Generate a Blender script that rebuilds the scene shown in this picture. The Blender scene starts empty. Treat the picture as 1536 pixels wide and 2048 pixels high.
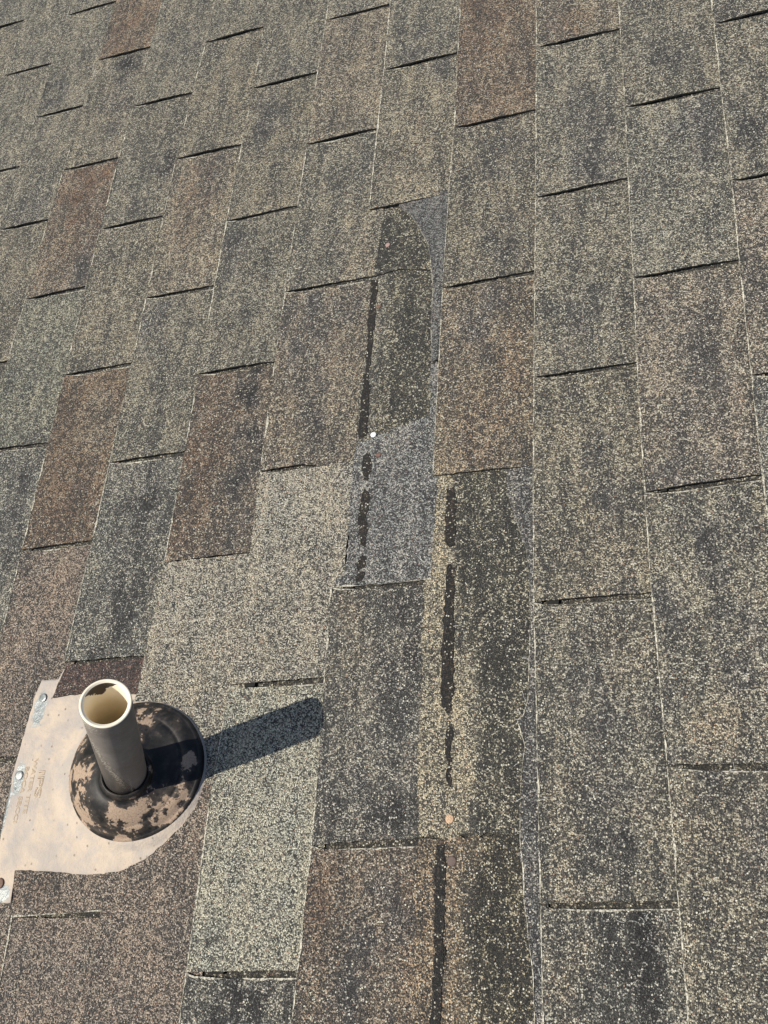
import bpy, bmesh, math, random
from mathutils import Vector, Matrix, noise
random.seed(7)
sc = bpy.context.scene
COL = sc.collection

# ---------------------------------------------------------------- frame of the roof
# Roof coordinates: x runs up the slope, y along the eave, z out of the roof surface (metres).
PITCH = math.radians(27.0)
M = Matrix.Translation((0, 0, 5.0)) @ Matrix(((math.cos(PITCH), 0, -math.sin(PITCH), 0),
                                              (0, 1, 0, 0),
                                              (math.sin(PITCH), 0, math.cos(PITCH), 0),
                                              (0, 0, 0, 1)))

# ---------------------------------------------------------------- camera
CAM_POS = (0.18519, -1.26504, 0.95465)
CAM_X = (0.938444, 0.066733, -0.338925)
CAM_Y = (0.088214, 0.902332, 0.421919)
CAM_Z = (0.333978, -0.425845, 0.840901)
cd = bpy.data.cameras.new('camera')
cam = bpy.data.objects.new('camera', cd)
COL.objects.link(cam)
cm = Matrix(((CAM_X[0], CAM_Y[0], CAM_Z[0], CAM_POS[0]),
             (CAM_X[1], CAM_Y[1], CAM_Z[1], CAM_POS[1]),
             (CAM_X[2], CAM_Y[2], CAM_Z[2], CAM_POS[2]),
             (0, 0, 0, 1)))
cam.matrix_world = M @ cm
cd.sensor_fit = 'VERTICAL'
cd.sensor_height = 24.0
cd.lens = 24.0 * 1800.0 / 2048.0
cd.clip_start = 0.02
cd.clip_end = 3000
sc.camera = cam

# ---------------------------------------------------------------- sky, sun, exposure
SUN_ROOF = Vector((0.098, 0.045, -0.258)).normalized()      # travel direction of the sunlight, roof frame
sun_dir = (M.to_3x3() @ SUN_ROOF).normalized()
elev = math.asin(-sun_dir.z)
azim = math.atan2(-sun_dir.x, -sun_dir.y)
world = bpy.data.worlds.new('World')
sc.world = world
world.use_nodes = True
wn = world.node_tree
bg = wn.nodes['Background']
sky = wn.nodes.new('ShaderNodeTexSky')
sky.sky_type = 'NISHITA'
sky.sun_disc = False
sky.sun_elevation = elev
sky.sun_rotation = azim
wn.links.new(sky.outputs[0], bg.inputs[0])
bg.inputs[1].default_value = 0.075
sd = bpy.data.lights.new('sun', 'SUN')
sd.energy = 3.9
sd.angle = math.radians(0.5)
sd.color = (1.0, 0.93, 0.80)
sun = bpy.data.objects.new('sun', sd)
COL.objects.link(sun)
sun.rotation_euler = sun_dir.to_track_quat('-Z', 'Y').to_euler()
sun.location = (0, 0, 30)
sc.view_settings.view_transform = 'Standard'
sc.view_settings.look = 'None'
sc.view_settings.gamma = 1
sc.view_settings.exposure = 0.30
sc.view_settings.use_curve_mapping = False
sc.render.filter_size = 0.9
sc.cycles.use_denoising = True
sc.cycles.denoiser = 'OPENIMAGEDENOISE'
sc.cycles.denoising_input_passes = 'RGB_ALBEDO_NORMAL'
sc.cycles.denoising_prefilter = 'NONE'
sc.cycles.use_adaptive_sampling = False
sc.cycles.max_bounces = 16
sc.cycles.diffuse_bounces = 8
sc.cycles.sample_clamp_indirect = 3.0

# ---------------------------------------------------------------- traced layout of the roof, in roof coordinates
COURSE_LINES = {-13: [(-1.75, -1.651), (1.05, -1.651)], -12: [(-1.75, -1.524), (1.05, -1.524)], -11: [(-1.75, -1.397), (1.05, -1.397)], -10: [(-1.75, -1.27), (1.05, -1.27)], -9: [(-1.75, -1.1336), (0.3389, -1.1336), (1.05, -1.1336)], -8: [(-1.75, -1.0026), (-0.1213, -1.0026), (0.1714, -1.0032), (0.3376, -1.0067), (1.05, -1.0089)], -7: [(-1.75, -0.8877), (-0.3067, -0.8877), (-0.1213, -0.8901), (-0.0039, -0.889), (0.1719, -0.8858), (0.294, -0.8817), (1.05, -0.8793)], -6: [(-1.75, -0.7503), (-0.9349, -0.7503), (-0.7912, -0.7527), (-0.4859, -0.7575), (-0.3021, -0.7617), (-0.1802, -0.7632), (-0.0036, -0.7633), (0.1211, -0.7602), (0.2914, -0.757), (1.05, -0.7567)], -5: [(-1.75, -0.6171), (-1.379, -0.6171), (-1.2738, -0.6249), (-1.2229, -0.6319), (-0.9876, -0.6323), (-0.7841, -0.6304), (-0.6609, -0.6303), (-0.4803, -0.6304), (-0.3585, -0.631), (-0.1778, -0.633), (-0.0516, -0.6334), (0.1195, -0.6303), (0.2469, -0.6253), (1.05, -0.6226)], -4: [(-1.75, -0.5014), (-1.369, -0.5014), (-1.2403, -0.5035), (-0.9703, -0.5045), (-0.8298, -0.5031), (-0.6558, -0.5028), (-0.5262, -0.5042), (-0.3561, -0.5047), (-0.2283, -0.5041), (-0.0514, -0.5018), (0.0792, -0.499), (0.2478, -0.5015), (1.05, -0.5046)], -3: [(-1.75, -0.3788), (-1.3357, -0.3788), (-1.1217, -0.3809), (-0.9991, -0.3757), (-0.8229, -0.3735), (-0.7052, -0.3758), (-0.5222, -0.377), (-0.4005, -0.377), (-0.2238, -0.3762), (-0.096, -0.3749), (0.0802, -0.3744), (0.2086, -0.3722), (1.05, -0.37)], -2: [(-1.75, -0.2494), (-1.325, -0.2494), (-1.2644, -0.2482), (-1.1803, -0.2469), (-1.0897, -0.2478), (-0.977, -0.2513), (-0.8807, -0.2538), (-0.6976, -0.2521), (-0.5454, -0.2496), (-0.3975, -0.2498), (-0.2705, -0.2515), (-0.0944, -0.2514), (0.0345, -0.2494), (0.2061, -0.2498), (1.05, -0.2509)], -1: [(-1.75, -0.1211), (-1.3355, -0.1211), (-1.1688, -0.1261), (-1.0234, -0.1304), (-0.8804, -0.1302), (-0.7409, -0.1288), (-0.4455, -0.1283), (-0.2693, -0.1257), (-0.1396, -0.1225), (0.0341, -0.1219), (0.1542, -0.1217), (1.05, -0.1212)], 0: [(-1.75, 0.004), (-1.3267, 0.004), (-1.2261, 0.0024), (-1.0366, -0.0006), (-0.9155, -0.0029), (-0.7637, -0.003), (-0.6151, -0.0015), (-0.4409, 0.0005), (-0.3148, 0.0024), (-0.1373, 0.0036), (-0.0071, 0.0048), (0.1014, 0.005), (1.05, 0.0046)], 1: [(-1.75, 0.1324), (-1.3134, 0.1324), (-1.2151, 0.1308), (-1.0931, 0.1288), (-0.997, 0.1265), (-0.9097, 0.1244), (-0.791, 0.1238), (-0.7021, 0.1238), (-0.6115, 0.1247), (-0.4849, 0.1267), (-0.4217, 0.1273), (-0.3094, 0.1283), (-0.1797, 0.1303), (-0.0095, 0.1309), (1.05, 0.1307)], 2: [(-1.75, 0.248), (-0.7796, 0.248), (-0.4806, 0.2527), (-0.3554, 0.2562), (-0.1799, 0.2576), (-0.0552, 0.2598), (1.05, 0.2611)], 3: [(-1.75, 0.381), (1.05, 0.381)], 4: [(-1.75, 0.508), (1.05, 0.508)], -16: [(-1.9, -2.032), (1.1, -2.032)], -15: [(-1.9, -1.905), (1.1, -1.905)], -14: [(-1.9, -1.778), (1.1, -1.778)], 5: [(-1.9, 0.635), (1.1, 0.635)], 6: [(-1.9, 0.762), (1.1, 0.762)], 7: [(-1.9, 0.889), (1.1, 0.889)]}
SLOTS = {-15: [(-2.5, 1.0917, 1.0917), (-1.5, 0.7869, 0.7869), (-0.5, 0.4821, 0.4821), (0.5, 0.1773, 0.1773), (1.5, -0.1275, -0.1275), (2.5, -0.4323, -0.4323), (3.5, -0.7371, -0.7371), (4.5, -1.0419, -1.0419), (5.5, -1.3467, -1.3467), (6.5, -1.6515, -1.6515), (7.5, -1.9563, -1.9563)], -14: [(-3, 1.2221, 1.2221), (-2, 0.9173, 0.9173), (-1, 0.6125, 0.6125), (0, 0.3077, 0.3077), (1, 0.0029, 0.0029), (2, -0.3019, -0.3019), (3, -0.6067, -0.6067), (4, -0.9115, -0.9115), (5, -1.2163, -1.2163), (6, -1.5211, -1.5211), (7, -1.8259, -1.8259)], -13: [(-2.5, 1.0477, 1.0477), (-1.5, 0.7429, 0.7429), (-0.5, 0.4381, 0.4381), (0.5, 0.1333, 0.1333), (1.5, -0.1715, -0.1715), (2.5, -0.4763, -0.4763), (3.5, -0.7811, -0.7811), (4.5, -1.0859, -1.0859), (5.5, -1.3907, -1.3907), (6.5, -1.6955, -1.6955), (7.5, -2.0003, -2.0003)], -12: [(-3, 1.1781, 1.1781), (-2, 0.8733, 0.8733), (-1, 0.5685, 0.5685), (0, 0.2637, 0.2637), (1, -0.0411, -0.0411), (2, -0.3459, -0.3459), (3, -0.6507, -0.6507), (4, -0.9555, -0.9555), (5, -1.2603, -1.2603), (6, -1.5651, -1.5651), (7, -1.8699, -1.8699)], -11: [(-2.5, 1.0038, 1.0038), (-1.5, 0.699, 0.699), (-0.5, 0.3942, 0.3942), (0.5, 0.0894, 0.0894), (1.5, -0.2154, -0.2154), (2.5, -0.5202, -0.5202), (3.5, -0.825, -0.825), (4.5, -1.1298, -1.1298), (5.5, -1.4346, -1.4346), (6.5, -1.7394, -1.7394), (7.5, -2.0442, -2.0442)], -10: [(-3, 1.1342, 1.1342), (-2, 0.8294, 0.8294), (-1, 0.5246, 0.5246), (0, 0.2198, 0.2198), (1, -0.085, -0.085), (2, -0.3898, -0.3898), (3, -0.6946, -0.6946), (4, -0.9994, -0.9994), (5, -1.3042, -1.3042), (6, -1.609, -1.609), (7, -1.9138, -1.9138)], -9: [(-3.5, 1.2646, 1.2646), (-2.5, 0.9598, 0.9598), (-1.5, 0.655, 0.655), (-0.5, 0.3389, 0.3376), (0.5, 0.0454, 0.0454), (1.5, -0.2594, -0.2594), (2.5, -0.5642, -0.5642), (3.5, -0.869, -0.869), (4.5, -1.1738, -1.1738), (5.5, -1.4786, -1.4786), (6.5, -1.7834, -1.7834), (7.5, -2.0882, -2.0882)], -8: [(-3, 1.0902, 1.0902), (-2, 0.7854, 0.7854), (-1, 0.4806, 0.4806), (0, 0.1714, 0.1719), (1, -0.1213, -0.1213), (2, -0.4338, -0.4338), (3, -0.7386, -0.7386), (4, -1.0434, -1.0434), (5, -1.3482, -1.3482), (6, -1.653, -1.653), (7, -1.9578, -1.9578)], -7: [(-3.5, 1.2206, 1.2206), (-2.5, 0.9158, 0.9158), (-1.5, 0.611, 0.611), (-0.5, 0.294, 0.2914), (0.5, -0.0039, -0.0036), (1.5, -0.3067, -0.3021), (2.5, -0.6082, -0.6082), (3.5, -0.913, -0.913), (4.5, -1.2178, -1.2178), (5.5, -1.5226, -1.5226), (6.5, -1.8274, -1.8274), (7.5, -2.1322, -2.1322)], -6: [(-3, 1.0463, 1.0463), (-2, 0.7415, 0.7415), (-1, 0.4367, 0.4367), (0, 0.1211, 0.1195), (1, -0.1802, -0.1778), (2, -0.4859, -0.4803), (3, -0.7912, -0.7841), (4, -1.0873, -1.0873), (5, -1.3921, -1.3921), (6, -1.6969, -1.6969), (7, -2.0017, -2.0017)], -5: [(-3.5, 1.1767, 1.1767), (-2.5, 0.8719, 0.8719), (-1.5, 0.5671, 0.5671), (-0.5, 0.2469, 0.2478), (0.5, -0.0516, -0.0514), (1.5, -0.3585, -0.3561), (2.5, -0.6609, -0.6558), (3.5, -0.9639, -0.9566), (4.5, -1.2617, -1.2617), (5.5, -1.5665, -1.5665), (6.5, -1.8713, -1.8713), (7.5, -2.1761, -2.1761)], -4: [(-3, 1.0023, 1.0023), (-2, 0.6975, 0.6975), (-1, 0.3927, 0.3927), (0, 0.0792, 0.0802), (1, -0.2283, -0.2238), (2, -0.5262, -0.5222), (3, -0.8298, -0.8229), (4, -1.1313, -1.1313), (5, -1.4361, -1.4361), (6, -1.7409, -1.7409), (7, -2.0457, -2.0457)], -3: [(-3.5, 1.1327, 1.1327), (-2.5, 0.8279, 0.8279), (-1.5, 0.5231, 0.5231), (-0.5, 0.2086, 0.2061), (0.5, -0.096, -0.0944), (1.5, -0.4005, -0.3975), (2.5, -0.7052, -0.6976), (3.5, -1.0006, -0.9928), (4.5, -1.3133, -1.3012), (5.5, -1.6105, -1.6105), (6.5, -1.9153, -1.9153)], -2: [(-4, 1.2632, 1.2632), (-3, 0.9584, 0.9584), (-2, 0.6536, 0.6536), (-1, 0.3488, 0.3488), (0, 0.0345, 0.0341), (1, -0.2705, -0.2693), (2, -0.5656, -0.5656), (3, -0.8807, -0.8777), (4, -1.1803, -1.1688), (5, -1.48, -1.48), (6, -1.7848, -1.7848), (7, -2.0896, -2.0896)], -1: [(-3.5, 1.0888, 1.0888), (-2.5, 0.784, 0.784), (-1.5, 0.4792, 0.4792), (-0.5, 0.1744, 0.1744), (0.5, -0.1396, -0.1373), (1.5, -0.4455, -0.4409), (2.5, -0.7409, -0.7401), (3.5, -1.0448, -1.0448), (4.5, -1.3496, -1.3496), (5.5, -1.6544, -1.6544), (6.5, -1.9592, -1.9592)], 0: [(-4, 1.2192, 1.2192), (-3, 0.9144, 0.9144), (-2, 0.6096, 0.6096), (-1, 0.3048, 0.3048), (0, -0.0071, -0.0095), (1, -0.3148, -0.3094), (2, -0.6151, -0.6115), (3, -0.9155, -0.9097), (4, -1.2261, -1.2151), (5, -1.524, -1.524), (6, -1.8288, -1.8288), (7, -2.1336, -2.1336)], 1: [(-3.5, 1.0448, 1.0448), (-2.5, 0.74, 0.74), (-1.5, 0.4352, 0.4352), (-0.5, 0.1304, 0.1304), (0.5, -0.1797, -0.1799), (1.5, -0.4849, -0.4806), (2.5, -0.791, -0.7796), (3.5, -1.0931, -1.0901), (4.5, -1.3936, -1.3936), (5.5, -1.6984, -1.6984), (6.5, -2.0032, -2.0032)], 2: [(-4, 1.1752, 1.1752), (-3, 0.8704, 0.8704), (-2, 0.5656, 0.5656), (-1, 0.2608, 0.2608), (0, -0.0552, -0.0522), (1, -0.3554, -0.3524), (2, -0.6536, -0.6536), (3, -0.9584, -0.9584), (4, -1.2632, -1.2632), (5, -1.568, -1.568), (6, -1.8728, -1.8728), (7, -2.1776, -2.1776)], 3: [(-3.5, 1.0009, 1.0009), (-2.5, 0.6961, 0.6961), (-1.5, 0.3913, 0.3913), (-0.5, 0.0865, 0.0865), (0.5, -0.2183, -0.2183), (1.5, -0.5231, -0.5231), (2.5, -0.8279, -0.8279), (3.5, -1.1327, -1.1327), (4.5, -1.4375, -1.4375), (5.5, -1.7423, -1.7423), (6.5, -2.0471, -2.0471)], 4: [(-4, 1.1313, 1.1313), (-3, 0.8265, 0.8265), (-2, 0.5217, 0.5217), (-1, 0.2169, 0.2169), (0, -0.0879, -0.0879), (1, -0.3927, -0.3927), (2, -0.6975, -0.6975), (3, -1.0023, -1.0023), (4, -1.3071, -1.3071), (5, -1.6119, -1.6119), (6, -1.9167, -1.9167)], 5: [(-4.5, 1.2617, 1.2617), (-3.5, 0.9569, 0.9569), (-2.5, 0.6521, 0.6521), (-1.5, 0.3473, 0.3473), (-0.5, 0.0425, 0.0425), (0.5, -0.2623, -0.2623), (1.5, -0.5671, -0.5671), (2.5, -0.8719, -0.8719), (3.5, -1.1767, -1.1767), (4.5, -1.4815, -1.4815), (5.5, -1.7863, -1.7863), (6.5, -2.0911, -2.0911)], 6: [(-4, 1.0873, 1.0873), (-3, 0.7825, 0.7825), (-2, 0.4777, 0.4777), (-1, 0.1729, 0.1729), (0, -0.1319, -0.1319), (1, -0.4367, -0.4367), (2, -0.7415, -0.7415), (3, -1.0463, -1.0463), (4, -1.3511, -1.3511), (5, -1.6559, -1.6559), (6, -1.9607, -1.9607)]}
TONES = {(-2, -1.0): 'olive', (-2, 0.0): 'olivetan', (-2, 3.0): 'darktan', (-2, 4.0): 'brownmix', (-2, 5.0): 'brownmix', (-1, -1.5): 'olive', (-1, -0.5): 'brown2', (-1, 0.5): 'olivetan', (-1, 1.5): 'browntan', (-1, 2.5): 'olive', (0, -1.0): 'tan', (0, 0.0): 'olive', (0, 1.0): 'olive', (0, 2.0): 'olivetan', (0, 3.0): 'mottle', (0, 4.0): 'dark', (0, 5.0): 'dark', (1, -0.5): 'olive', (1, 0.5): 'olive2', (1, 1.5): 'pinktan', (1, 2.5): 'olive', (1, 3.5): 'olivetan', (2, -1.0): 'olive', (2, 0.0): 'olive', (2, 1.0): 'pinktan', (2, 2.0): 'dark', (2, 3.0): 'olive', (2, 4.0): 'mottle', (-3, -1.5): 'olive', (-3, -0.5): 'tan', (-3, 0.5): 'mottle', (-3, 1.5): 'tanmix', (-3, 2.5): 'light', (-3, 3.5): 'lightgreen', (-3, 4.5): 'dark', (-4, -1.0): 'olive', (-4, 0.0): 'olivetan', (-4, 1.0): 'olive', (-4, 2.0): 'brownmix', (-4, 3.0): 'light', (-4, 5.0): 'pinkgrey', (-5, -1.5): 'olive', (-5, -0.5): 'olivetan', (-5, 0.5): 'tan', (-5, 1.5): 'olive', (-5, 2.5): 'dark', (-5, 4.5): 'pinkgrey', (-6, -1.0): 'olive', (-6, 0.0): 'mottle', (-6, 1.0): 'olivetan', (-6, 2.0): 'brown', (-6, 3.0): 'pinkgrey', (-6, 4.0): 'pinkgrey', (-6, 5.0): 'brown', (-7, -1.5): 'brown2', (-7, -0.5): 'olivetan', (-7, 0.5): 'tanbrown', (-7, 1.5): 'greenolive', (-7, 2.5): 'dark', (-7, 3.5): 'brown', (-8, -1.0): 'olive', (-8, 0.0): 'olive', (-8, 1.0): 'olivetan', (-8, 2.0): 'olive', (-8, 3.0): 'dark', (-9, -0.5): 'olive', (-9, 0.5): 'olive', (-9, 1.5): 'brown', (-9, 2.5): 'olive'}
BLOBS = [(-0.8086, 0.1694, 0.0347, 0.0917, 'dk', 0.8), (-0.8075, 0.2673, 0.0317, 0.0477, 'dk', 0.8), (-0.0507, -0.1814, 0.0449, 0.047, 'dk', 0.8), (-0.1979, 0.0769, 0.0196, 0.0442, 'dk', 0.8), (-0.0412, -0.3807, 0.0315, 0.0457, 'dk', 0.8), (0.0806, -0.1979, 0.0413, 0.0602, 'dk', 0.8), (0.0851, -0.2767, 0.04, 0.0235, 'dk', 0.8), (0.226, -0.2447, 0.0369, 0.0466, 'dk', 0.8), (-0.074, -0.5111, 0.0307, 0.0506, 'dk', 0.8), (0.1963, -0.6227, 0.0247, 0.0502, 'dk', 0.8), (-0.3285, -0.4701, 0.0362, 0.0654, 'dk', 0.8), (-0.2951, -0.6356, 0.03, 0.0492, 'dk', 0.8), (-0.4097, -0.586, 0.0164, 0.098, 'dk', 1.2), (-0.3952, -0.7468, 0.0153, 0.0786, 'dk', 1.2), (-0.4302, -0.5573, 0.0209, 0.0313, 'dk', 0.8), (-0.4826, -0.2728, 0.0281, 0.0549, 'dk', 0.8), (-0.5591, -0.714, 0.0382, 0.0756, 'dk', 0.8), (-0.5588, -0.9011, 0.0476, 0.0434, 'dk', 0.8), (-0.7872, -0.7231, 0.0288, 0.0798, 'dk', 0.8), (-0.1591, -0.9646, 0.0304, 0.0805, 'dk', 0.8), (-0.2339, -0.899, 0.0197, 0.0196, 'dk', 0.8), (0.0904, -0.8033, 0.0274, 0.0255, 'dk', 0.8), (0.0607, -1.027, 0.0304, 0.0484, 'dk', 0.8), (0.0918, -0.8979, 0.0315, 0.0129, 'dk', 0.8), (0.0761, -1.1463, 0.0285, 0.0285, 'dk', 0.8), (0.0499, -1.2112, 0.0329, 0.0134, 'dk', 0.8), (0.0943, -1.2519, 0.0267, 0.0473, 'dk', 0.8), (0.1964, -1.1786, 0.0193, 0.0672, 'dk', 0.8), (0.158, -1.1119, 0.0317, 0.0189, 'dk', 0.8), (0.1309, -1.0637, 0.0086, 0.0251, 'dk', 0.8), (0.1632, -0.7731, 0.042, 0.0159, 'dk', 0.8), (-0.2556, -0.1552, 0.0171, 0.0333, 'dk', 0.8), (-0.7871, -0.1755, 0.0225, 0.0496, 'dk', 0.8), (-0.6561, -0.0588, 0.0433, 0.0256, 'dk', 0.8), (-0.4549, -0.0133, 0.0298, 0.0508, 'dk', 0.8), (-0.2687, -0.4372, 0.0198, 0.0372, 'dk', 0.8), (0.0415, 0.0191, 0.0152, 0.058, 'dk', 0.8), (0.1895, -0.1033, 0.02, 0.0412, 'dk', 0.8), (0.287, -0.2644, 0.0178, 0.036, 'dk', 0.8), (0.2056, -0.9413, 0.0238, 0.0667, 'dk', 0.8), (0.1415, -0.9761, 0.0099, 0.0661, 'dk', 0.8), (-0.207, -1.1272, 0.0293, 0.0322, 'dk', 0.8), (-0.1593, -1.142, 0.0282, 0.026, 'dk', 0.8), (-0.1625, -1.2545, 0.0375, 0.0425, 'dk', 0.8), (-0.189, -1.3286, 0.0265, 0.0176, 'dk', 0.8), (-0.3118, -1.3343, 0.0457, 0.0276, 'dk', 0.8), (-0.6349, -0.754, 0.0132, 0.0245, 'dk', 0.8), (-0.556, -0.1114, 0.0305, 0.0491, 'dk', 0.8), (-0.6865, 0.2644, 0.0477, 0.0309, 'dk', 0.8), (-0.9857, 0.2304, 0.0542, 0.0321, 'dk', 0.8), (-0.9436, -0.0878, 0.0371, 0.0403, 'dk', 0.8), (-0.3202, -0.7398, 0.0008, 0.0007, 'dk', 0.8), (-0.6151, -0.4048, 0.0385, 0.0414, 'dk', 0.8), (-0.7855, -0.2654, 0.0328, 0.0352, 'dk', 0.8), (-0.1518, 0.0118, 0.017, 0.0239, 'dk', 0.8), (0.0578, -0.537, 0.0372, 0.0317, 'dk', 0.8), (0.0646, -0.7282, 0.0173, 0.0204, 'dk', 0.8), (0.1883, -0.8552, 0.025, 0.0356, 'dk', 0.8), (0.0662, -0.8571, 0.038, 0.0277, 'tn', 0.8), (0.2212, -0.7158, 0.0182, 0.0396, 'pk', 0.8), (-0.0327, -0.5829, 0.026, 0.0475, 'or', 0.8), (-0.0703, -0.6823, 0.0446, 0.0446, 'or', 0.8), (0.1812, -1.0542, 0.023, 0.0299, 'tn', 0.8), (-0.2819, -0.3792, 0.0284, 0.0788, 'tn', 0.8), (-0.2461, -0.3306, 0.0146, 0.0601, 'tn', 0.8), (-0.2622, -0.5924, 0.0187, 0.0589, 'tn', 0.8), (0.0269, -1.1665, 0.0147, 0.0431, 'tn', 0.8), (0.0293, -1.2857, 0.0184, 0.0383, 'tn', 0.8), (-0.1448, -0.7727, 0.0007, 0.0007, 'tn', 0.8), (-0.2239, -0.9375, 0.0256, 0.0577, 'tn', 0.8), (-0.1929, -0.1635, 0.041, 0.0548, 'tn', 0.8), (0.0567, 0.0131, 0.0373, 0.0459, 'or', 0.8), (-0.0951, 0.0732, 0.0497, 0.0746, 'br', 0.8), (0.0842, -0.9518, 0.0259, 0.034, 'tn', 0.8), (0.1338, -0.717, 0.0111, 0.0338, 'tn', 0.8), (-0.2326, -1.2248, 0.0229, 0.0602, 'br', 0.8), (-0.1212, -1.2747, 0.0181, 0.0646, 'or', 0.8), (-0.4639, -0.6032, 0.0416, 0.1076, 'br', 0.8), (-0.4808, -0.738, 0.0402, 0.0645, 'br', 0.8), (-0.6861, -0.7249, 0.0452, 0.0512, 'br', 0.8), (-0.6699, -0.5733, 0.0376, 0.0568, 'tn', 0.8), (-0.8148, -0.0859, 0.0692, 0.0932, 'br', 1.2), (-0.8357, 0.3666, 0.0523, 0.0675, 'br', 0.8), (0.1172, -1.2421, 0.0066, 0.0255, 'tn', 0.8), (0.1641, -1.1487, 0.0222, 0.0229, 'tn', 0.8), (-0.6855, -0.8576, 0.0518, 0.0465, 'pk', 0.8), (-0.7014, -0.9225, 0.0427, 0.0443, 'pk', 0.8), (-0.7231, -0.9642, 0.0257, 0.0432, 'pk', 0.8), (-0.5763, -0.1624, 0.0404, 0.0722, 'or', 0.8), (-0.6084, -1.2429, 0.0431, 0.0164, 'br', 0.8)]
TORN_DARK = [[(-0.2418, -0.2751), (-0.2033, -0.2743), (-0.1851, -0.289), (-0.1677, -0.3235), (-0.1529, -0.3601), (-0.1455, -0.4075), (-0.1958, -0.3943), (-0.2457, -0.3997), (-0.2419, -0.3482)], [(-0.2455, -0.4016), (-0.1956, -0.3971), (-0.1453, -0.4103), (-0.142, -0.435), (-0.1396, -0.5045), (-0.1358, -0.5588), (-0.133, -0.6509), (-0.1515, -0.6618), (-0.1783, -0.6748), (-0.2158, -0.6849), (-0.2481, -0.6807), (-0.2457, -0.6092), (-0.2467, -0.5097)]]
TORN_GREY_STUB = [(-0.2034, -0.2658), (-0.1276, -0.2647), (-0.1214, -0.2664), (-0.1242, -0.4313), (-0.1226, -0.5622), (-0.1406, -0.5647), (-0.1401, -0.5469), (-0.1432, -0.5091), (-0.1436, -0.4708), (-0.1437, -0.4359), (-0.1495, -0.3898), (-0.1547, -0.3591), (-0.1702, -0.3242), (-0.1842, -0.2965), (-0.2025, -0.2789)]
TORN_GREY_TAB = [(-0.1404, -0.5695), (-0.1224, -0.5678), (-0.1221, -0.6743), (-0.1231, -0.7464), (-0.1252, -0.8147), (-0.126, -0.8784), (-0.1776, -0.8801), (-0.2509, -0.8811), (-0.2493, -0.8701), (-0.2403, -0.8654), (-0.2368, -0.8456), (-0.2391, -0.7975), (-0.2412, -0.744), (-0.2412, -0.7035), (-0.2364, -0.6769), (-0.2209, -0.676), (-0.2045, -0.669), (-0.1854, -0.6625), (-0.1582, -0.6557), (-0.1394, -0.6493), (-0.1381, -0.6188), (-0.1401, -0.5911)]
STRIP_EDGE_UPPER = [(-0.2287, -0.2725), (-0.2301, -0.3086), (-0.232, -0.3371), (-0.2339, -0.3651), (-0.2347, -0.3956)]
STRIP_EDGE_LOWER = [(-0.2396, -0.4028), (-0.2381, -0.4421), (-0.2376, -0.4862), (-0.2387, -0.5288), (-0.2405, -0.5701), (-0.2423, -0.6103), (-0.2403, -0.65), (-0.2388, -0.6847), (-0.2416, -0.718)]
LOW_REGION_TOP = [(-0.1299, -0.74), (0.0017, -0.7374), (0.001, -0.8513), (0.0003, -0.9703), (0.0013, -1.0782), (0.0027, -1.1604), (-0.1257, -1.1682), (-0.1299, -1.1101), (-0.1328, -1.0231), (-0.1328, -0.9533), (-0.1333, -0.8824), (-0.1319, -0.8074)]
LOW_REGION_BOTTOM = [(-0.1256, -1.1697), (0.0027, -1.1619), (0.006, -1.2445), (0.0055, -1.3874), (-0.1247, -1.4018), (-0.1242, -1.3146), (-0.1239, -1.2522), (-0.127, -1.2053)]
LOW_STUB = [(-0.038, -0.741), (0.0048, -0.7406), (0.004, -0.8516), (0.0038, -1.0257), (0.0067, -1.1764), (0.0087, -1.266), (0.0092, -1.387), (-0.0007, -1.3881), (-0.0041, -1.3287), (-0.0058, -1.2883), (-0.0095, -1.2585), (-0.0144, -1.2233), (-0.0154, -1.1959), (-0.0185, -1.1678), (-0.0181, -1.1289), (-0.0161, -1.0937), (-0.0134, -1.0731), (-0.0221, -1.0468), (-0.0156, -1.0426), (-0.0102, -1.0254), (-0.009, -0.9869), (-0.0073, -0.9413), (-0.0083, -0.8877), (-0.0123, -0.8503), (-0.0218, -0.8176), (-0.0278, -0.7974), (-0.0347, -0.7701)]
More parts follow.
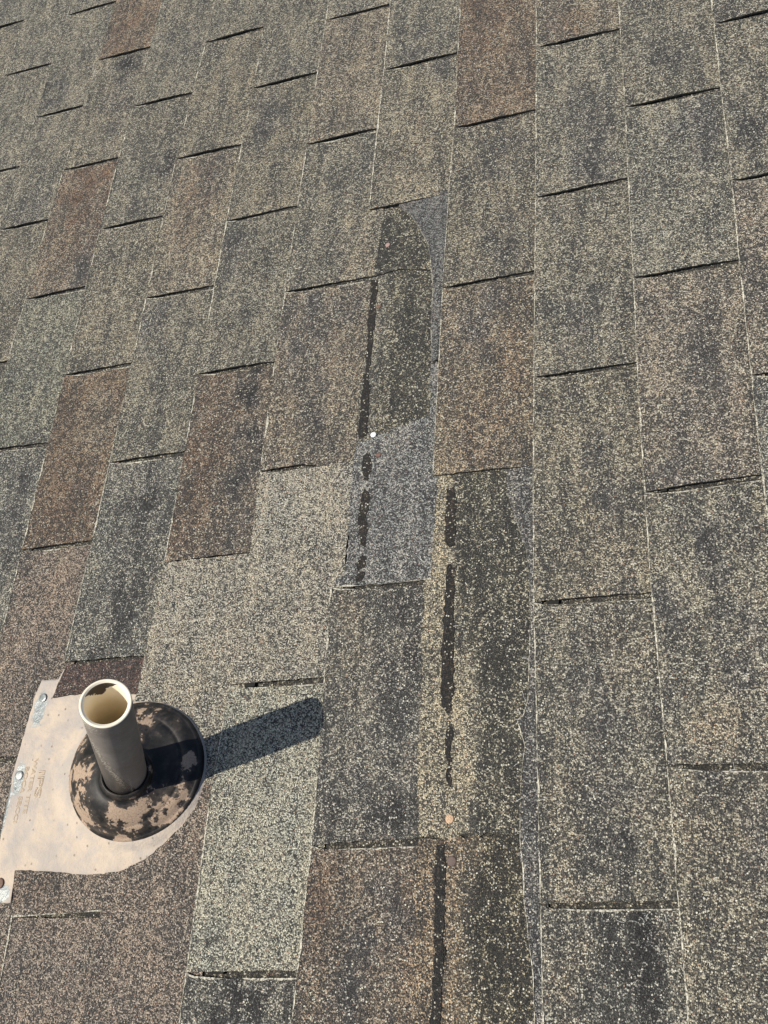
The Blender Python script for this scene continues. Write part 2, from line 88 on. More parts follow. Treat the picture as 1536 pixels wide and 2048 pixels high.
SEAL = [[(-0.2392, -0.406), (-0.2298, -0.4063), (-0.2285, -0.4444), (-0.2281, -0.4798), (-0.2278, -0.5227), (-0.2294, -0.5682), (-0.2356, -0.5647), (-0.2368, -0.5126), (-0.2387, -0.4512)], [(-0.2369, -0.567), (-0.2298, -0.5722), (-0.2266, -0.6131), (-0.2258, -0.6677), (-0.2354, -0.6725), (-0.2379, -0.6506), (-0.2383, -0.6033)], [(-0.2215, -0.6947), (-0.2156, -0.6992), (-0.2138, -0.7216), (-0.216, -0.7373), (-0.2231, -0.7351), (-0.2275, -0.7163), (-0.2268, -0.6993)], [(-0.2221, -0.7482), (-0.2147, -0.754), (-0.2133, -0.772), (-0.2157, -0.7927), (-0.2112, -0.807), (-0.2133, -0.8306), (-0.2197, -0.8267), (-0.2254, -0.7988), (-0.2257, -0.7707)], [(-0.2172, -0.8404), (-0.2109, -0.8443), (-0.2118, -0.8575), (-0.2207, -0.8615), (-0.2241, -0.8533)], [(-0.2154, -0.8618), (-0.2099, -0.8649), (-0.2131, -0.8738), (-0.222, -0.8771), (-0.2238, -0.8718)], [(-0.1115, -0.7602), (-0.1013, -0.7593), (-0.0985, -0.8038), (-0.098, -0.8368), (-0.1053, -0.8401), (-0.1099, -0.8325), (-0.1131, -0.8158), (-0.1104, -0.7892)], [(-0.1074, -0.8651), (-0.0988, -0.8657), (-0.0957, -0.937), (-0.0947, -0.9841), (-0.0952, -1.0349), (-0.0996, -1.0392), (-0.1068, -1.0303), (-0.1087, -0.9836), (-0.1077, -0.9364)], [(-0.1057, -1.1754), (-0.0981, -1.1752), (-0.0947, -1.2087), (-0.0941, -1.2504), (-0.0939, -1.2817), (-0.0945, -1.3165), (-0.093, -1.3784), (-0.1037, -1.3795), (-0.1046, -1.3173), (-0.1035, -1.2735), (-0.1066, -1.2281), (-0.1068, -1.1997)], [(-0.1001, -1.054), (-0.0946, -1.0513), (-0.0921, -1.0888), (-0.0938, -1.1175), (-0.0985, -1.1098)]]
SLOT_PATCH = [[(-0.3553, -0.995), (-0.3418, -0.9941), (-0.3426, -1.0027), (-0.3561, -1.0036)], [(-0.3511, -1.3079), (-0.3351, -1.3058), (-0.3353, -1.312), (-0.3509, -1.3131)], [(0.141, -0.7845), (0.1487, -0.7834), (0.1476, -0.7915), (0.1411, -0.7921)], [(0.012, -0.912), (0.0254, -0.9116), (0.0242, -0.9186), (0.0119, -0.9191)], [(0.1735, -1.0893), (0.1965, -1.0873), (0.1948, -1.0958), (0.1737, -1.0969)]]
LOW_STRIP_EDGE = [(-0.745, -0.1043), (-0.9064, -0.098), (-0.955, -0.091), (-0.9904, -0.0765), (-1.0516, -0.0693), (-1.1298, -0.0673), (-1.1646, -0.0733)]
HOLES = [(-0.2284, -0.8877, 0.0035), (-0.1039, -0.8659, 0.0032), (-0.0947, -1.2752, 0.0032)]
NAILS = [(-0.2177, -0.3452), (-0.2236, -0.4565), (-0.2149, -0.6694), (-0.2055, -0.7007), (-0.093, -1.1494), (-0.0894, -1.1904)]
PLATE_NAILS = [(-0.6527, -1.0114), (-0.6625, -1.1108), (-0.654, -1.2379)]
PLATE = [(-0.6619, -0.9874), (-0.6352, -0.9867), (-0.6305, -0.974), (-0.4971, -0.9715), (-0.4013, -1.0185), (-0.3813, -1.1356), (-0.4209, -1.1915), (-0.446, -1.2166), (-0.4908, -1.2293), (-0.6345, -1.2302), (-0.632, -1.2584), (-0.6482, -1.2593), (-0.6668, -1.2602), (-0.6722, -1.2119), (-0.6684, -1.1944), (-0.6722, -1.1469), (-0.6728, -1.0976), (-0.6689, -1.0399), (-0.667, -1.0068)]
TAB_ABOVE_VENT = [(-0.6254, -0.9693), (-0.5077, -0.9612), (-0.4249, -0.9577), (-0.423, -1.0086), (-0.505, -1.0087), (-0.5479, -1.0091), (-0.591, -1.0069), (-0.6356, -1.0119)]
TAB_LIGHT_VENT = [(-0.5004, -0.8305), (-0.3761, -0.8251), (-0.3421, -0.8243), (-0.3459, -0.9981), (-0.3574, -1.0786), (-0.373, -1.1221), (-0.393, -1.1178), (-0.4026, -1.0786), (-0.4164, -1.0518), (-0.4446, -1.0325), (-0.4641, -1.0248), (-0.4864, -1.0225), (-0.5129, -1.0234), (-0.5068, -1.0069), (-0.5072, -0.9593)]
TAB_PINK_VENT = [(-0.3917, -1.1178), (-0.3702, -1.1226), (-0.3633, -1.2413), (-0.3597, -1.3603), (-0.3528, -1.4686), (-0.4869, -1.4852), (-0.4992, -1.3727), (-0.5011, -1.2642), (-0.5055, -1.2197), (-0.4867, -1.2173), (-0.4556, -1.203), (-0.4314, -1.1826), (-0.4124, -1.1629), (-0.3989, -1.1415), (-0.3944, -1.1218)]
TAB_PINK_LEFT = [(-0.6336, -1.2225), (-0.5907, -1.2218), (-0.547, -1.2227), (-0.5017, -1.2208), (-0.4811, -1.2204), (-0.4843, -1.2571), (-0.5028, -1.2596), (-0.5709, -1.2671), (-0.6235, -1.2733)]
VENT_TEXT = {'ips': [(-0.6344, -1.1044), (-0.6332, -1.1385)], 'water': [(-0.6459, -1.0889), (-0.6447, -1.1573)], 'boca': [(-0.6563, -1.0996), (-0.6562, -1.1682)]}

# ---------------------------------------------------------------- node helpers
class NT:
    def __init__(self, name):
        self.m = bpy.data.materials.new(name)
        self.m.use_nodes = True
        self.t = self.m.node_tree
        self.b = self.t.nodes['Principled BSDF']
    def n(self, typ, **kw):
        x = self.t.nodes.new(typ)
        for k, v in kw.items():
            setattr(x, k, v)
        return x
    def put(self, sock, v):
        if isinstance(v, bpy.types.NodeSocket):
            self.t.links.new(v, sock)
        elif v is not None:
            sock.default_value = v
    def math(self, op, a, b=None, c=None, clamp=False):
        x = self.n('ShaderNodeMath', operation=op, use_clamp=clamp)
        for i, v in enumerate((a, b, c)):
            if v is not None:
                self.put(x.inputs[i], v)
        return x.outputs[0]
    def mix(self, f, a, b, blend='MIX'):
        x = self.n('ShaderNodeMix', data_type='RGBA', blend_type=blend)
        self.put(x.inputs[0], f)
        for s, v in ((x.inputs[6], a), (x.inputs[7], b)):
            if isinstance(v, (tuple, list)) and len(v) == 3:
                v = (*v, 1)
            self.put(s, v)
        return x.outputs[2]
    def rng(self, v, a, b, c=0.0, d=1.0, smooth=False):
        x = self.n('ShaderNodeMapRange', interpolation_type='SMOOTHSTEP' if smooth else 'LINEAR')
        self.put(x.inputs[0], v)
        for i, q in enumerate((a, b, c, d)):
            x.inputs[i + 1].default_value = q
        return x.outputs[0]
    def noise(self, co, scale, detail=3, rough=0.5, dim='3D'):
        x = self.n('ShaderNodeTexNoise', noise_dimensions=dim)
        self.put(x.inputs['Vector'], co)
        x.inputs['Scale'].default_value = scale
        x.inputs['Detail'].default_value = detail
        x.inputs['Roughness'].default_value = rough
        return x.outputs[0]
    def voro(self, co, scale, feat='F1', dim='2D'):
        x = self.n('ShaderNodeTexVoronoi', voronoi_dimensions=dim, feature=feat)
        self.put(x.inputs['Vector'], co)
        x.inputs['Scale'].default_value = scale
        return x
    def sep(self, c):
        x = self.n('ShaderNodeSeparateColor')
        self.put(x.inputs[0], c)
        return x.outputs
    def bump(self, h, strength, dist, prev=None):
        x = self.n('ShaderNodeBump')
        x.inputs['Strength'].default_value = strength
        x.inputs['Distance'].default_value = dist
        self.put(x.inputs['Height'], h)
        if prev is not None:
            self.put(x.inputs['Normal'], prev)
        return x.outputs[0]
    def vmath(self, op, a, b):
        x = self.n('ShaderNodeVectorMath', operation=op)
        self.put(x.inputs[0], a)
        self.put(x.inputs[1], b)
        return x.outputs[0]
    def coord(self, spread=0.0):
        c = self.n('ShaderNodeTexCoord').outputs['Object']
        if spread:
            r = self.n('ShaderNodeObjectInfo').outputs['Random']
            cx = self.n('ShaderNodeCombineXYZ')
            self.put(cx.inputs[0], self.math('MULTIPLY', r, spread))
            self.put(cx.inputs[1], self.math('MULTIPLY', r, spread * 1.7))
            c = self.vmath('ADD', c, cx.outputs[0])
        return c
    def done(self, col=None, rough=None, normal=None, metal=None, spec=None):
        if col is not None:
            self.put(self.b.inputs['Base Color'], (*col, 1) if isinstance(col, tuple) and len(col) == 3 else col)
        if rough is not None:
            self.put(self.b.inputs['Roughness'], rough)
        if normal is not None:
            self.put(self.b.inputs['Normal'], normal)
        if metal is not None:
            self.put(self.b.inputs['Metallic'], metal)
        if spec is not None:
            self.put(self.b.inputs['Specular IOR Level'], spec)
        return self.m

def mat_granules():
    """Mineral granules pressed into bitumen: light ones over dark ones, share and tint from the mesh attribute 'tone'."""
    k = NT('shingle_granules')
    co = k.coord(23.0)
    at = k.n('ShaderNodeAttribute', attribute_type='GEOMETRY', attribute_name='tone')
    tint, cov = at.outputs['Color'], at.outputs['Alpha']
    warp = k.n('ShaderNodeTexNoise', noise_dimensions='2D')
    k.put(warp.inputs['Vector'], co)
    warp.inputs['Scale'].default_value = 900
    wv = k.vmath('SCALE', k.vmath('SUBTRACT', warp.outputs['Color'], (0.5, 0.5, 0.5)), None)
    wv.node.inputs['Scale'].default_value = 0.0011
    cw = k.vmath('ADD', co, wv)
    v = k.voro(cw, 610)                       # coarse mineral grains
    r, g, b = k.sep(v.outputs['Color'])[:3]
    vf = k.voro(cw, 1150)                     # fine dark grit between them
    rf, gf, bf = k.sep(vf.outputs['Color'])[:3]
    v2 = k.voro(cw, 400)                      # odd large grains
    r2, g2, b2_ = k.sep(v2.outputs['Color'])[:3]
    blot = k.noise(co, 15, 4, 0.6, '2D')
    stretch = k.n('ShaderNodeMapping')
    k.put(stretch.inputs['Vector'], co)
    stretch.inputs['Scale'].default_value = (48, 9, 1)
    streak = k.noise(stretch.outputs[0], 1.0, 4, 0.6, '2D')
    clump = k.noise(co, 120, 4, 0.65, '2D')
    c1 = k.math('ADD', cov, k.math('MULTIPLY', k.math('SUBTRACT', blot, 0.5), 0.60))
    c1 = k.math('ADD', c1, k.math('MULTIPLY', k.math('SUBTRACT', streak, 0.5), k.rng(cov, 0.72, 0.5, 0.35, 0.85)))
    c1 = k.math('ADD', c1, k.math('MULTIPLY', k.math('SUBTRACT', clump, 0.5), 1.35))
    light = k.rng(k.math('SUBTRACT', c1, r), -0.05, 0.05)
    light = k.math('MULTIPLY', light, k.rng(v.outputs['Distance'], 0.66, 0.52))
    tint2 = k.mix(k.rng(k.math('ADD', k.math('MULTIPLY', blot, 0.5), k.math('MULTIPLY', streak, 0.5)), 0.40, 0.62), k.mix(1.0, tint, (0.95, 0.975, 1.0), 'MULTIPLY'), k.mix(1.0, tint, (1.05, 1.01, 0.96), 'MULTIPLY'))
    lc = k.mix(1.0, tint2, k.mix(g, (0.55, 0.55, 0.54), (2.0, 1.96, 1.88)), 'MULTIPLY')
    lc = k.mix(k.math('MULTIPLY', k.rng(b, 0.90, 0.93), k.rng(cov, 0.62, 0.46, 0.25, 1.0)), lc, (0.80, 0.77, 0.64))
    lc = k.mix(k.rng(b, 0.06, 0.03), lc, k.mix(1.0, tint, (1.12, 0.84, 0.74), 'MULTIPLY'))
    dk = k.mix(0.62, tint, (0.083, 0.078, 0.078))
    dk = k.mix(k.rng(streak, 0.60, 0.42, 0.0, 0.55), dk, (0.088, 0.090, 0.096))
    dk = k.mix(1.0, dk, k.mix(gf, (0.12, 0.12, 0.12), (0.95, 0.95, 0.95)), 'MULTIPLY')
    dk = k.mix(k.rng(rf, 0.93, 0.95), dk, k.mix(1.0, tint, (1.3, 1.3, 1.25), 'MULTIPLY'))
    thin = k.rng(cov, 0.18, 0.36, 0.45, 1.0)
    thc = k.n('ShaderNodeCombineColor')
    for q in range(3): k.put(thc.inputs[q], thin)
    dk = k.mix(1.0, dk, thc.outputs[0], 'MULTIPLY')
    dk = k.mix(k.math('MULTIPLY', k.rng(vf.outputs['Distance'], 0.45, 0.7), 0.7), dk, (0.02, 0.019, 0.018))
    col = k.mix(light, dk, lc)
    big = k.math('MULTIPLY', k.rng(k.math('ADD', r2, k.math('MULTIPLY', k.math('SUBTRACT', clump, 0.5), 0.25)), 0.935, 0.945), k.rng(v2.outputs['Distance'], 0.44, 0.36))
    big = k.math('MULTIPLY', big, k.rng(cov, 0.58, 0.46, 0.12, 1.0))
    col = k.mix(big, col, k.mix(g2, (0.42, 0.40, 0.32), (0.92, 0.89, 0.76)))
    h = k.math('MULTIPLY', light, k.math('SUBTRACT', k.math('ADD', 0.75, k.math('MULTIPLY', g, 0.5)), v.outputs['Distance']))
    h = k.math('ADD', h, k.math('MULTIPLY', k.math('SUBTRACT', k.math('MULTIPLY', gf, 0.5), vf.outputs['Distance']), 0.45))
    h = k.math('ADD', h, k.math('MULTIPLY', big, 0.9))
    n1 = k.bump(k.noise(co, 26, 3, 0.5, '2D'), 0.5, 0.004)
    n1 = k.bump(clump, 0.5, 0.003, n1)
    nrm = k.bump(h, 1.0, 0.0018, n1)
    return k.done(col, 0.78, nrm, spec=0.4)

def mat_simple(name, c1, c2, scale, rough, bump=0.4, dist=0.0006, detail=5, metal=None, lo=0.35, hi=0.65):
    k = NT(name)
    co = k.coord(9.0)
    f = k.noise(co, scale, detail, 0.62)
    col = k.mix(k.rng(f, lo, hi), c1, c2)
    return k.done(col, rough, k.bump(f, bump, dist), metal)

def mat_plate():
    """Galvanised flashing under a skin of dried tan dirt; grey metal shows where attribute 'bare' is high."""
    k = NT('flashing_plate')
    co = k.coord()
    bare = k.n('ShaderNodeAttribute', attribute_type='GEOMETRY', attribute_name='bare').outputs['Fac']
    n1 = k.noise(co, 26, 6, 0.6)
    n2 = k.noise(co, 90, 5, 0.65)
    n3 = k.noise(co, 420, 3, 0.6)
    col = k.mix(k.rng(n1, 0.42, 0.60), (0.52, 0.435, 0.355), (0.41, 0.365, 0.325))
    n4 = k.noise(co, 13, 4, 0.55)
    col = k.mix(k.math('MULTIPLY', k.rng(n4, 0.50, 0.60), 0.45), col, (0.40, 0.36, 0.335))
    col = k.mix(k.math('MULTIPLY', k.rng(n2, 0.50, 0.68), 0.6), col, (0.385, 0.365, 0.35))
    col = k.mix(k.math('MULTIPLY', k.rng(n3, 0.62, 0.76), 0.5), col, (0.30, 0.22, 0.16))
    pits = k.voro(co, 120)
    pr = k.sep(pits.outputs['Color'])[0]
    pit = k.math('MULTIPLY', k.rng(pr, 0.90, 1.0), k.rng(pits.outputs['Distance'], 0.20, 0.06))
    col = k.mix(k.math('MULTIPLY', pit, 0.8), col, (0.20, 0.15, 0.11))
    mask = k.rng(k.math('ADD', bare, k.math('MULTIPLY', k.math('SUBTRACT', n2, 0.5), 0.9)), 0.46, 0.54)
    grey = k.mix(k.rng(n2, 0.35, 0.65), (0.21, 0.235, 0.245), (0.32, 0.335, 0.335))
    col = k.mix(mask, col, grey)
    h = k.math('ADD', k.math('MULTIPLY', n2, 0.5), k.math('MULTIPLY', n3, 0.3))
    h = k.math('SUBTRACT', h, k.math('MULTIPLY', pit, 0.6))
    h = k.math('SUBTRACT', h, k.math('MULTIPLY', mask, 0.12))
    return k.done(col, k.rng(mask, 0, 1, 0.85, 0.45), k.bump(h, 0.8, 0.0022, k.bump(k.noise(co, 32, 4, 0.55), 0.8, 0.004)), k.math('MULTIPLY', mask, 0.35))

def mat_boot():
    k = NT('boot_rubber')
    co = k.coord()
    n1 = k.noise(co, 21, 9, 0.68)
    n2 = k.noise(co, 60, 6, 0.7)
    n3 = k.noise(co, 600, 3, 0.6)
    sx = k.n('ShaderNodeSeparateXYZ')
    k.put(sx.inputs[0], co)
    bias = k.math('ADD', k.math('MULTIPLY', sx.outputs[0], -0.75), k.math('MULTIPLY', sx.outputs[1], -0.55))
    f = k.math('ADD', k.math('ADD', n1, k.math('MULTIPLY', k.math('SUBTRACT', n2, 0.5), 0.55)), bias)
    m = k.math('MULTIPLY', k.rng(f, 0.552, 0.572), k.rng(n3, 0.26, 0.36))
    blk = k.mix(k.rng(n2, 0.4, 0.7), (0.009, 0.009, 0.010), (0.032, 0.029, 0.028))
    blk = k.mix(k.math('MULTIPLY', k.rng(f, 0.45, 0.54), 0.5), blk, (0.075, 0.06, 0.05))
    tan = k.mix(k.rng(n3, 0.35, 0.65), (0.31, 0.225, 0.165), (0.43, 0.325, 0.245))
    col = k.mix(m, blk, tan)
    h = k.math('ADD', k.math('MULTIPLY', m, 0.5), k.math('MULTIPLY', n3, 0.25))
    return k.done(col, k.rng(m, 0, 1, 0.5, 0.9), k.bump(h, 0.4, 0.0008), spec=0.35)

def mat_pipe_outside():
    k = NT('pipe_black_paint')
    co = k.coord()
    sx = k.n('ShaderNodeSeparateXYZ')
    k.put(sx.inputs[0], co)
    x, y, z = sx.outputs
    n1 = k.noise(co, 22, 6, 0.65)
    n2 = k.noise(co, 240, 4, 0.6)
    ang = k.math('ARCTAN2', y, x)
    # the glossier coat ends on a slanting line running down and round the pipe
    edge = k.math('ADD', k.math('MULTIPLY', k.math('SUBTRACT', -0.9, ang), 0.125), 0.115)
    edge = k.math('ADD', edge, k.math('MULTIPLY', k.math('SUBTRACT', n1, 0.5), 0.05))
    dz = k.math('SUBTRACT', edge, z)
    band = k.math('MULTIPLY', k.rng(dz, -0.002, 0.002), k.rng(ang, -0.2, -0.8))
    col = k.mix(k.rng(n1, 0.35, 0.65), (0.16, 0.14, 0.127), (0.26, 0.23, 0.21))
    col = k.mix(k.math('MULTIPLY', k.rng(n2, 0.52, 0.7), 0.5), col, (0.25, 0.22, 0.20))
    col = k.mix(k.math('MULTIPLY', band, 0.88), col, k.mix(n1, (0.014, 0.014, 0.015), (0.05, 0.048, 0.047)))
    # pale scrapes through the paint, mostly along that line and under the rim
    cx = k.n('ShaderNodeCombineXYZ')
    k.put(cx.inputs[0], k.math('ADD', k.math('MULTIPLY', ang, 26.0), k.math('MULTIPLY', z, -700.0)))
    k.put(cx.inputs[1], k.math('ADD', k.math('MULTIPLY', z, 90.0), k.math('MULTIPLY', ang, 3.0)))
    s = k.noise(cx.outputs[0], 1.0, 4, 0.7, '2D')
    near = k.rng(k.math('ABSOLUTE', k.math('SUBTRACT', dz, 0.018)), 0.040, 0.006)
    near = k.math('MULTIPLY', near, k.rng(ang, -1.0, -1.4))
    rimz = k.math('MULTIPLY', k.rng(z, PIPE_LEN - 0.035, PIPE_LEN - 0.004), k.rng(ang, -1.3, -2.0))
    s = k.math('ADD', s, k.math('MULTIPLY', near, 0.19))
    s = k.math('ADD', s, k.math('MULTIPLY', rimz, 0.24))
    gouge = k.math('MULTIPLY', k.rng(k.math('ABSOLUTE', k.math('ADD', k.math('SUBTRACT', ang, -0.95), k.math('MULTIPLY', k.math('SUBTRACT', n1, 0.5), 0.5))), 0.10, 0.02), k.math('MULTIPLY', k.rng(z, 0.095, 0.105), k.rng(z, 0.165, 0.14)))
    s = k.math('ADD', s, k.math('MULTIPLY', gouge, 0.16))
    scr = k.rng(s, 0.68, 0.72)
    col = k.mix(k.math('MULTIPLY', scr, 0.85), col, (0.55, 0.50, 0.42))
    return k.done(col, k.rng(band, 0, 1, 0.62, 0.38), k.bump(k.math('ADD', n1, k.math('MULTIPLY', n2, 0.3)), 0.5, 0.0016), spec=0.45)

def mat_pipe_inside():
    k = NT('pipe_cream_plastic')
    co = k.coord()
    sx = k.n('ShaderNodeSeparateXYZ')
    k.put(sx.inputs[0], co)
    x, y, z = sx.outputs
    n1 = k.noise(co, 70, 4, 0.6)
    ang = k.math('ARCTAN2', y, k.math('MULTIPLY', x, -1.0))
    d = k.math('ABSOLUTE', k.math('SUBTRACT', ang, 1.0))
    reach = k.math('SUBTRACT', k.math('MULTIPLY', k.math('SUBTRACT', 0.95, d), 0.026), k.math('MULTIPLY', k.math('SUBTRACT', n1, 0.5), -0.03))
    over = k.rng(k.math('SUBTRACT', k.math('ADD', z, reach), PIPE_LEN - 0.0), -0.0005, 0.0005)
    over = k.math('MULTIPLY', over, k.rng(z, PIPE_LEN - 0.0004, PIPE_LEN - 0.0012))
    col = k.mix(k.rng(n1, 0.4, 0.6), (0.96, 0.87, 0.70), (0.97, 0.90, 0.75))
    col = k.mix(over, col, (0.055, 0.045, 0.038))
    return k.done(col, 0.5, k.bump(n1, 0.1, 0.0004))

def mat_rust(name, c1, c2):
    return mat_simple(name, c1, c2, 700, 0.7, 0.5, 0.0004)

T_TOP = Vector((-0.35763, -1.08466, 0.25781))
T_COL = Vector((-0.4709, -1.1158, 0.050))
AXIS = (T_TOP - T_COL).normalized()
PIPE_BASE = T_COL - AXIS * 0.09
PIPE_LEN = (T_TOP - PIPE_BASE).length

GRAN = mat_granules()
EDGE = mat_simple('cut_bitumen_edge', (0.010, 0.010, 0.011), (0.035, 0.034, 0.033), 900, 0.8)
def mat_fray():
    k = NT('frayed_pale_edge')
    co = k.coord(9.0)
    v = k.voro(co, 620)
    r, g, b = k.sep(v.outputs['Color'])[:3]
    col = k.mix(g, (0.26, 0.25, 0.21), (0.58, 0.55, 0.46))
    col = k.mix(k.rng(k.math('ADD', r, k.math('MULTIPLY', k.noise(co, 70, 3), 0.8)), 0.78, 0.70), col, (0.12, 0.115, 0.10))
    return k.done(col, 0.85, k.bump(v.outputs['Distance'], -0.6, 0.0008))
FRAY = mat_fray()
SEALM = mat_simple('sealant_bitumen', (0.030, 0.026, 0.022), (0.065, 0.055, 0.046), 420, 0.6, 0.5, 0.0006)
HOLEM = mat_simple('hole_dark', (0.006, 0.006, 0.006), (0.014, 0.013, 0.012), 500, 0.9)

# ---------------------------------------------------------------- object helpers
def link(name, me, parent=None, mats=(), loc=(0, 0, 0), world=False):
    o = bpy.data.objects.new(name, me)
    COL.objects.link(o)
    if me is not None:
        for m in mats:
            me.materials.append(m)
    if parent is not None:
        o.parent = parent
        o.location = loc
    elif world:
        o.matrix_world = M @ Matrix.Translation(loc)
    return o

def tag(o, label=None, cat=None, group=None, kind=None):
    if label: o['label'] = label
    if cat: o['category'] = cat
    if group: o['group'] = group
    if kind: o['kind'] = kind
    return o

def line_x(k, y):
    pts = COURSE_LINES[k]
    if y <= pts[0][0]: return pts[0][1]
    for (a, b), (c, d) in zip(pts, pts[1:]):
        if y <= c:
            return b + (d - b) * (y - a) / (c - a)
    return pts[-1][1]

def rough_edge(poly, step=0.006, amp=0.0004, keep=()):
    """Resample a closed outline and make its edge slightly ragged."""
    out = []
    n = len(poly)
    for i in range(n):
        a = Vector(poly[i]); b = Vector(poly[(i + 1) % n])
        L = (b - a).length
        m = max(1, int(L / step))
        nv = Vector((-(b - a).y, (b - a).x)).normalized() if L > 1e-6 else Vector((0, 0))
        for j in range(m):
            p = a.lerp(b, j / m)
            if j:
                p = p + nv * random.gauss(0, amp)
            out.append((p.x, p.y))
    return out

TONE = {   # colour of the light granules (linear) and their share
 'olive': (.37, .355, .295, .46), 'olive2': (.355, .35, .30, .46), 'greenolive': (.345, .35, .29, .46), 'olivetan': (.38, .355, .285, .47),
 'tan': (.39, .35, .28, .50), 'tanbrown': (.36, .305, .24, .50), 'tanmix': (.375, .33, .265, .49), 'light': (.44, .42, .36, .76),
 'lightgreen': (.44, .44, .375, .73), 'brown': (.285, .22, .165, .50), 'brown2': (.325, .262, .20, .51), 'redbrown': (.29, .215, .17, .5),
 'browntan': (.365, .312, .24, .48), 'brownmix': (.31, .262, .21, .46), 'pinktan': (.385, .35, .295, .46), 'mottle': (.38, .365, .305, .43),
 'dark': (.36, .36, .32, .38), 'darktan': (.36, .35, .31, .38), 'pinkgrey': (.335, .285, .245, .58), 'grey': (.325, .336, .342, .48), 'seal': (.075, .065, .055, .22),
 'greysoft': (.22, .228, .235, .58), 'head': (.36, .35, .285, .24), 'stub': (.27, .272, .27, .42), 'redark': (.155, .105, .095, .62), 'floor': (.24, .23, .19, .26), 'strip': (.47, .43, .33, .62)}
BLOB = {'dk': ((.24, .242, .25), -0.23), 'tn': ((.44, .385, .295), 0.10), 'pk': ((.41, .335, .28), 0.05),
        'or': ((.38, .285, .205), 0.05), 'br': ((.25, .175, .13), 0.08)}
def calm(c, s=0.05):
    l = 0.3 * c[0] + 0.55 * c[1] + 0.15 * c[2]
    v = [q + (l - q) * s for q in c[:3]]
    return (v[0] * 1.0, v[1] * 0.99, v[2] * 0.98) + tuple(c[3:])
TONE = {k_: calm(v_) for k_, v_ in TONE.items()}
BLOB = {k_: (calm(v_[0]), v_[1]) for k_, v_ in BLOB.items()}

def tone_field(base, blobs, seed):
    br, bg_, bb, bc = base
    def f(x, y):
        c = [br, bg_, bb, bc]
        wx = noise.noise(Vector((x * 30, y * 30, seed))) * 0.022 + noise.noise(Vector((x * 110, y * 110, seed))) * 0.008
        wy = noise.noise(Vector((x * 30 + 7, y * 30, seed))) * 0.03 + noise.noise(Vector((x * 110 + 7, y * 110, seed))) * 0.010
        patch = min(1, max(0, 0.62 + 1.1 * noise.noise(Vector((x * 45, y * 32, seed + 9)))))
        for (bx, by, rx, ry, kind, s) in blobs:
            d = math.sqrt(((x + wx - bx) / max(rx * 0.95, .004)) ** 2 + ((y + wy - by) / max(ry * 1.5, .004)) ** 2)
            w = s * (0.95 if kind == 'dk' else 1.0) * math.exp(-d ** 3) * patch
            if w > 0.01:
                t, dc = BLOB[kind]
                for i in range(3):
                    c[i] += (t[i] - c[i]) * w
                c[3] += dc * w
        n = noise.noise(Vector((x * 9, y * 6, seed + 3.3)))
        c[3] += n * 0.12
        return c
    return f

def inside(poly, x, y):
    r = False
    n = len(poly)
    for i in range(n):
        x1, y1 = poly[i]; x2, y2 = poly[(i + 1) % n]
        if (y1 > y) != (y2 > y) and x < (x2 - x1) * (y - y1) / (y2 - y1) + x1:
            r = not r
    return r

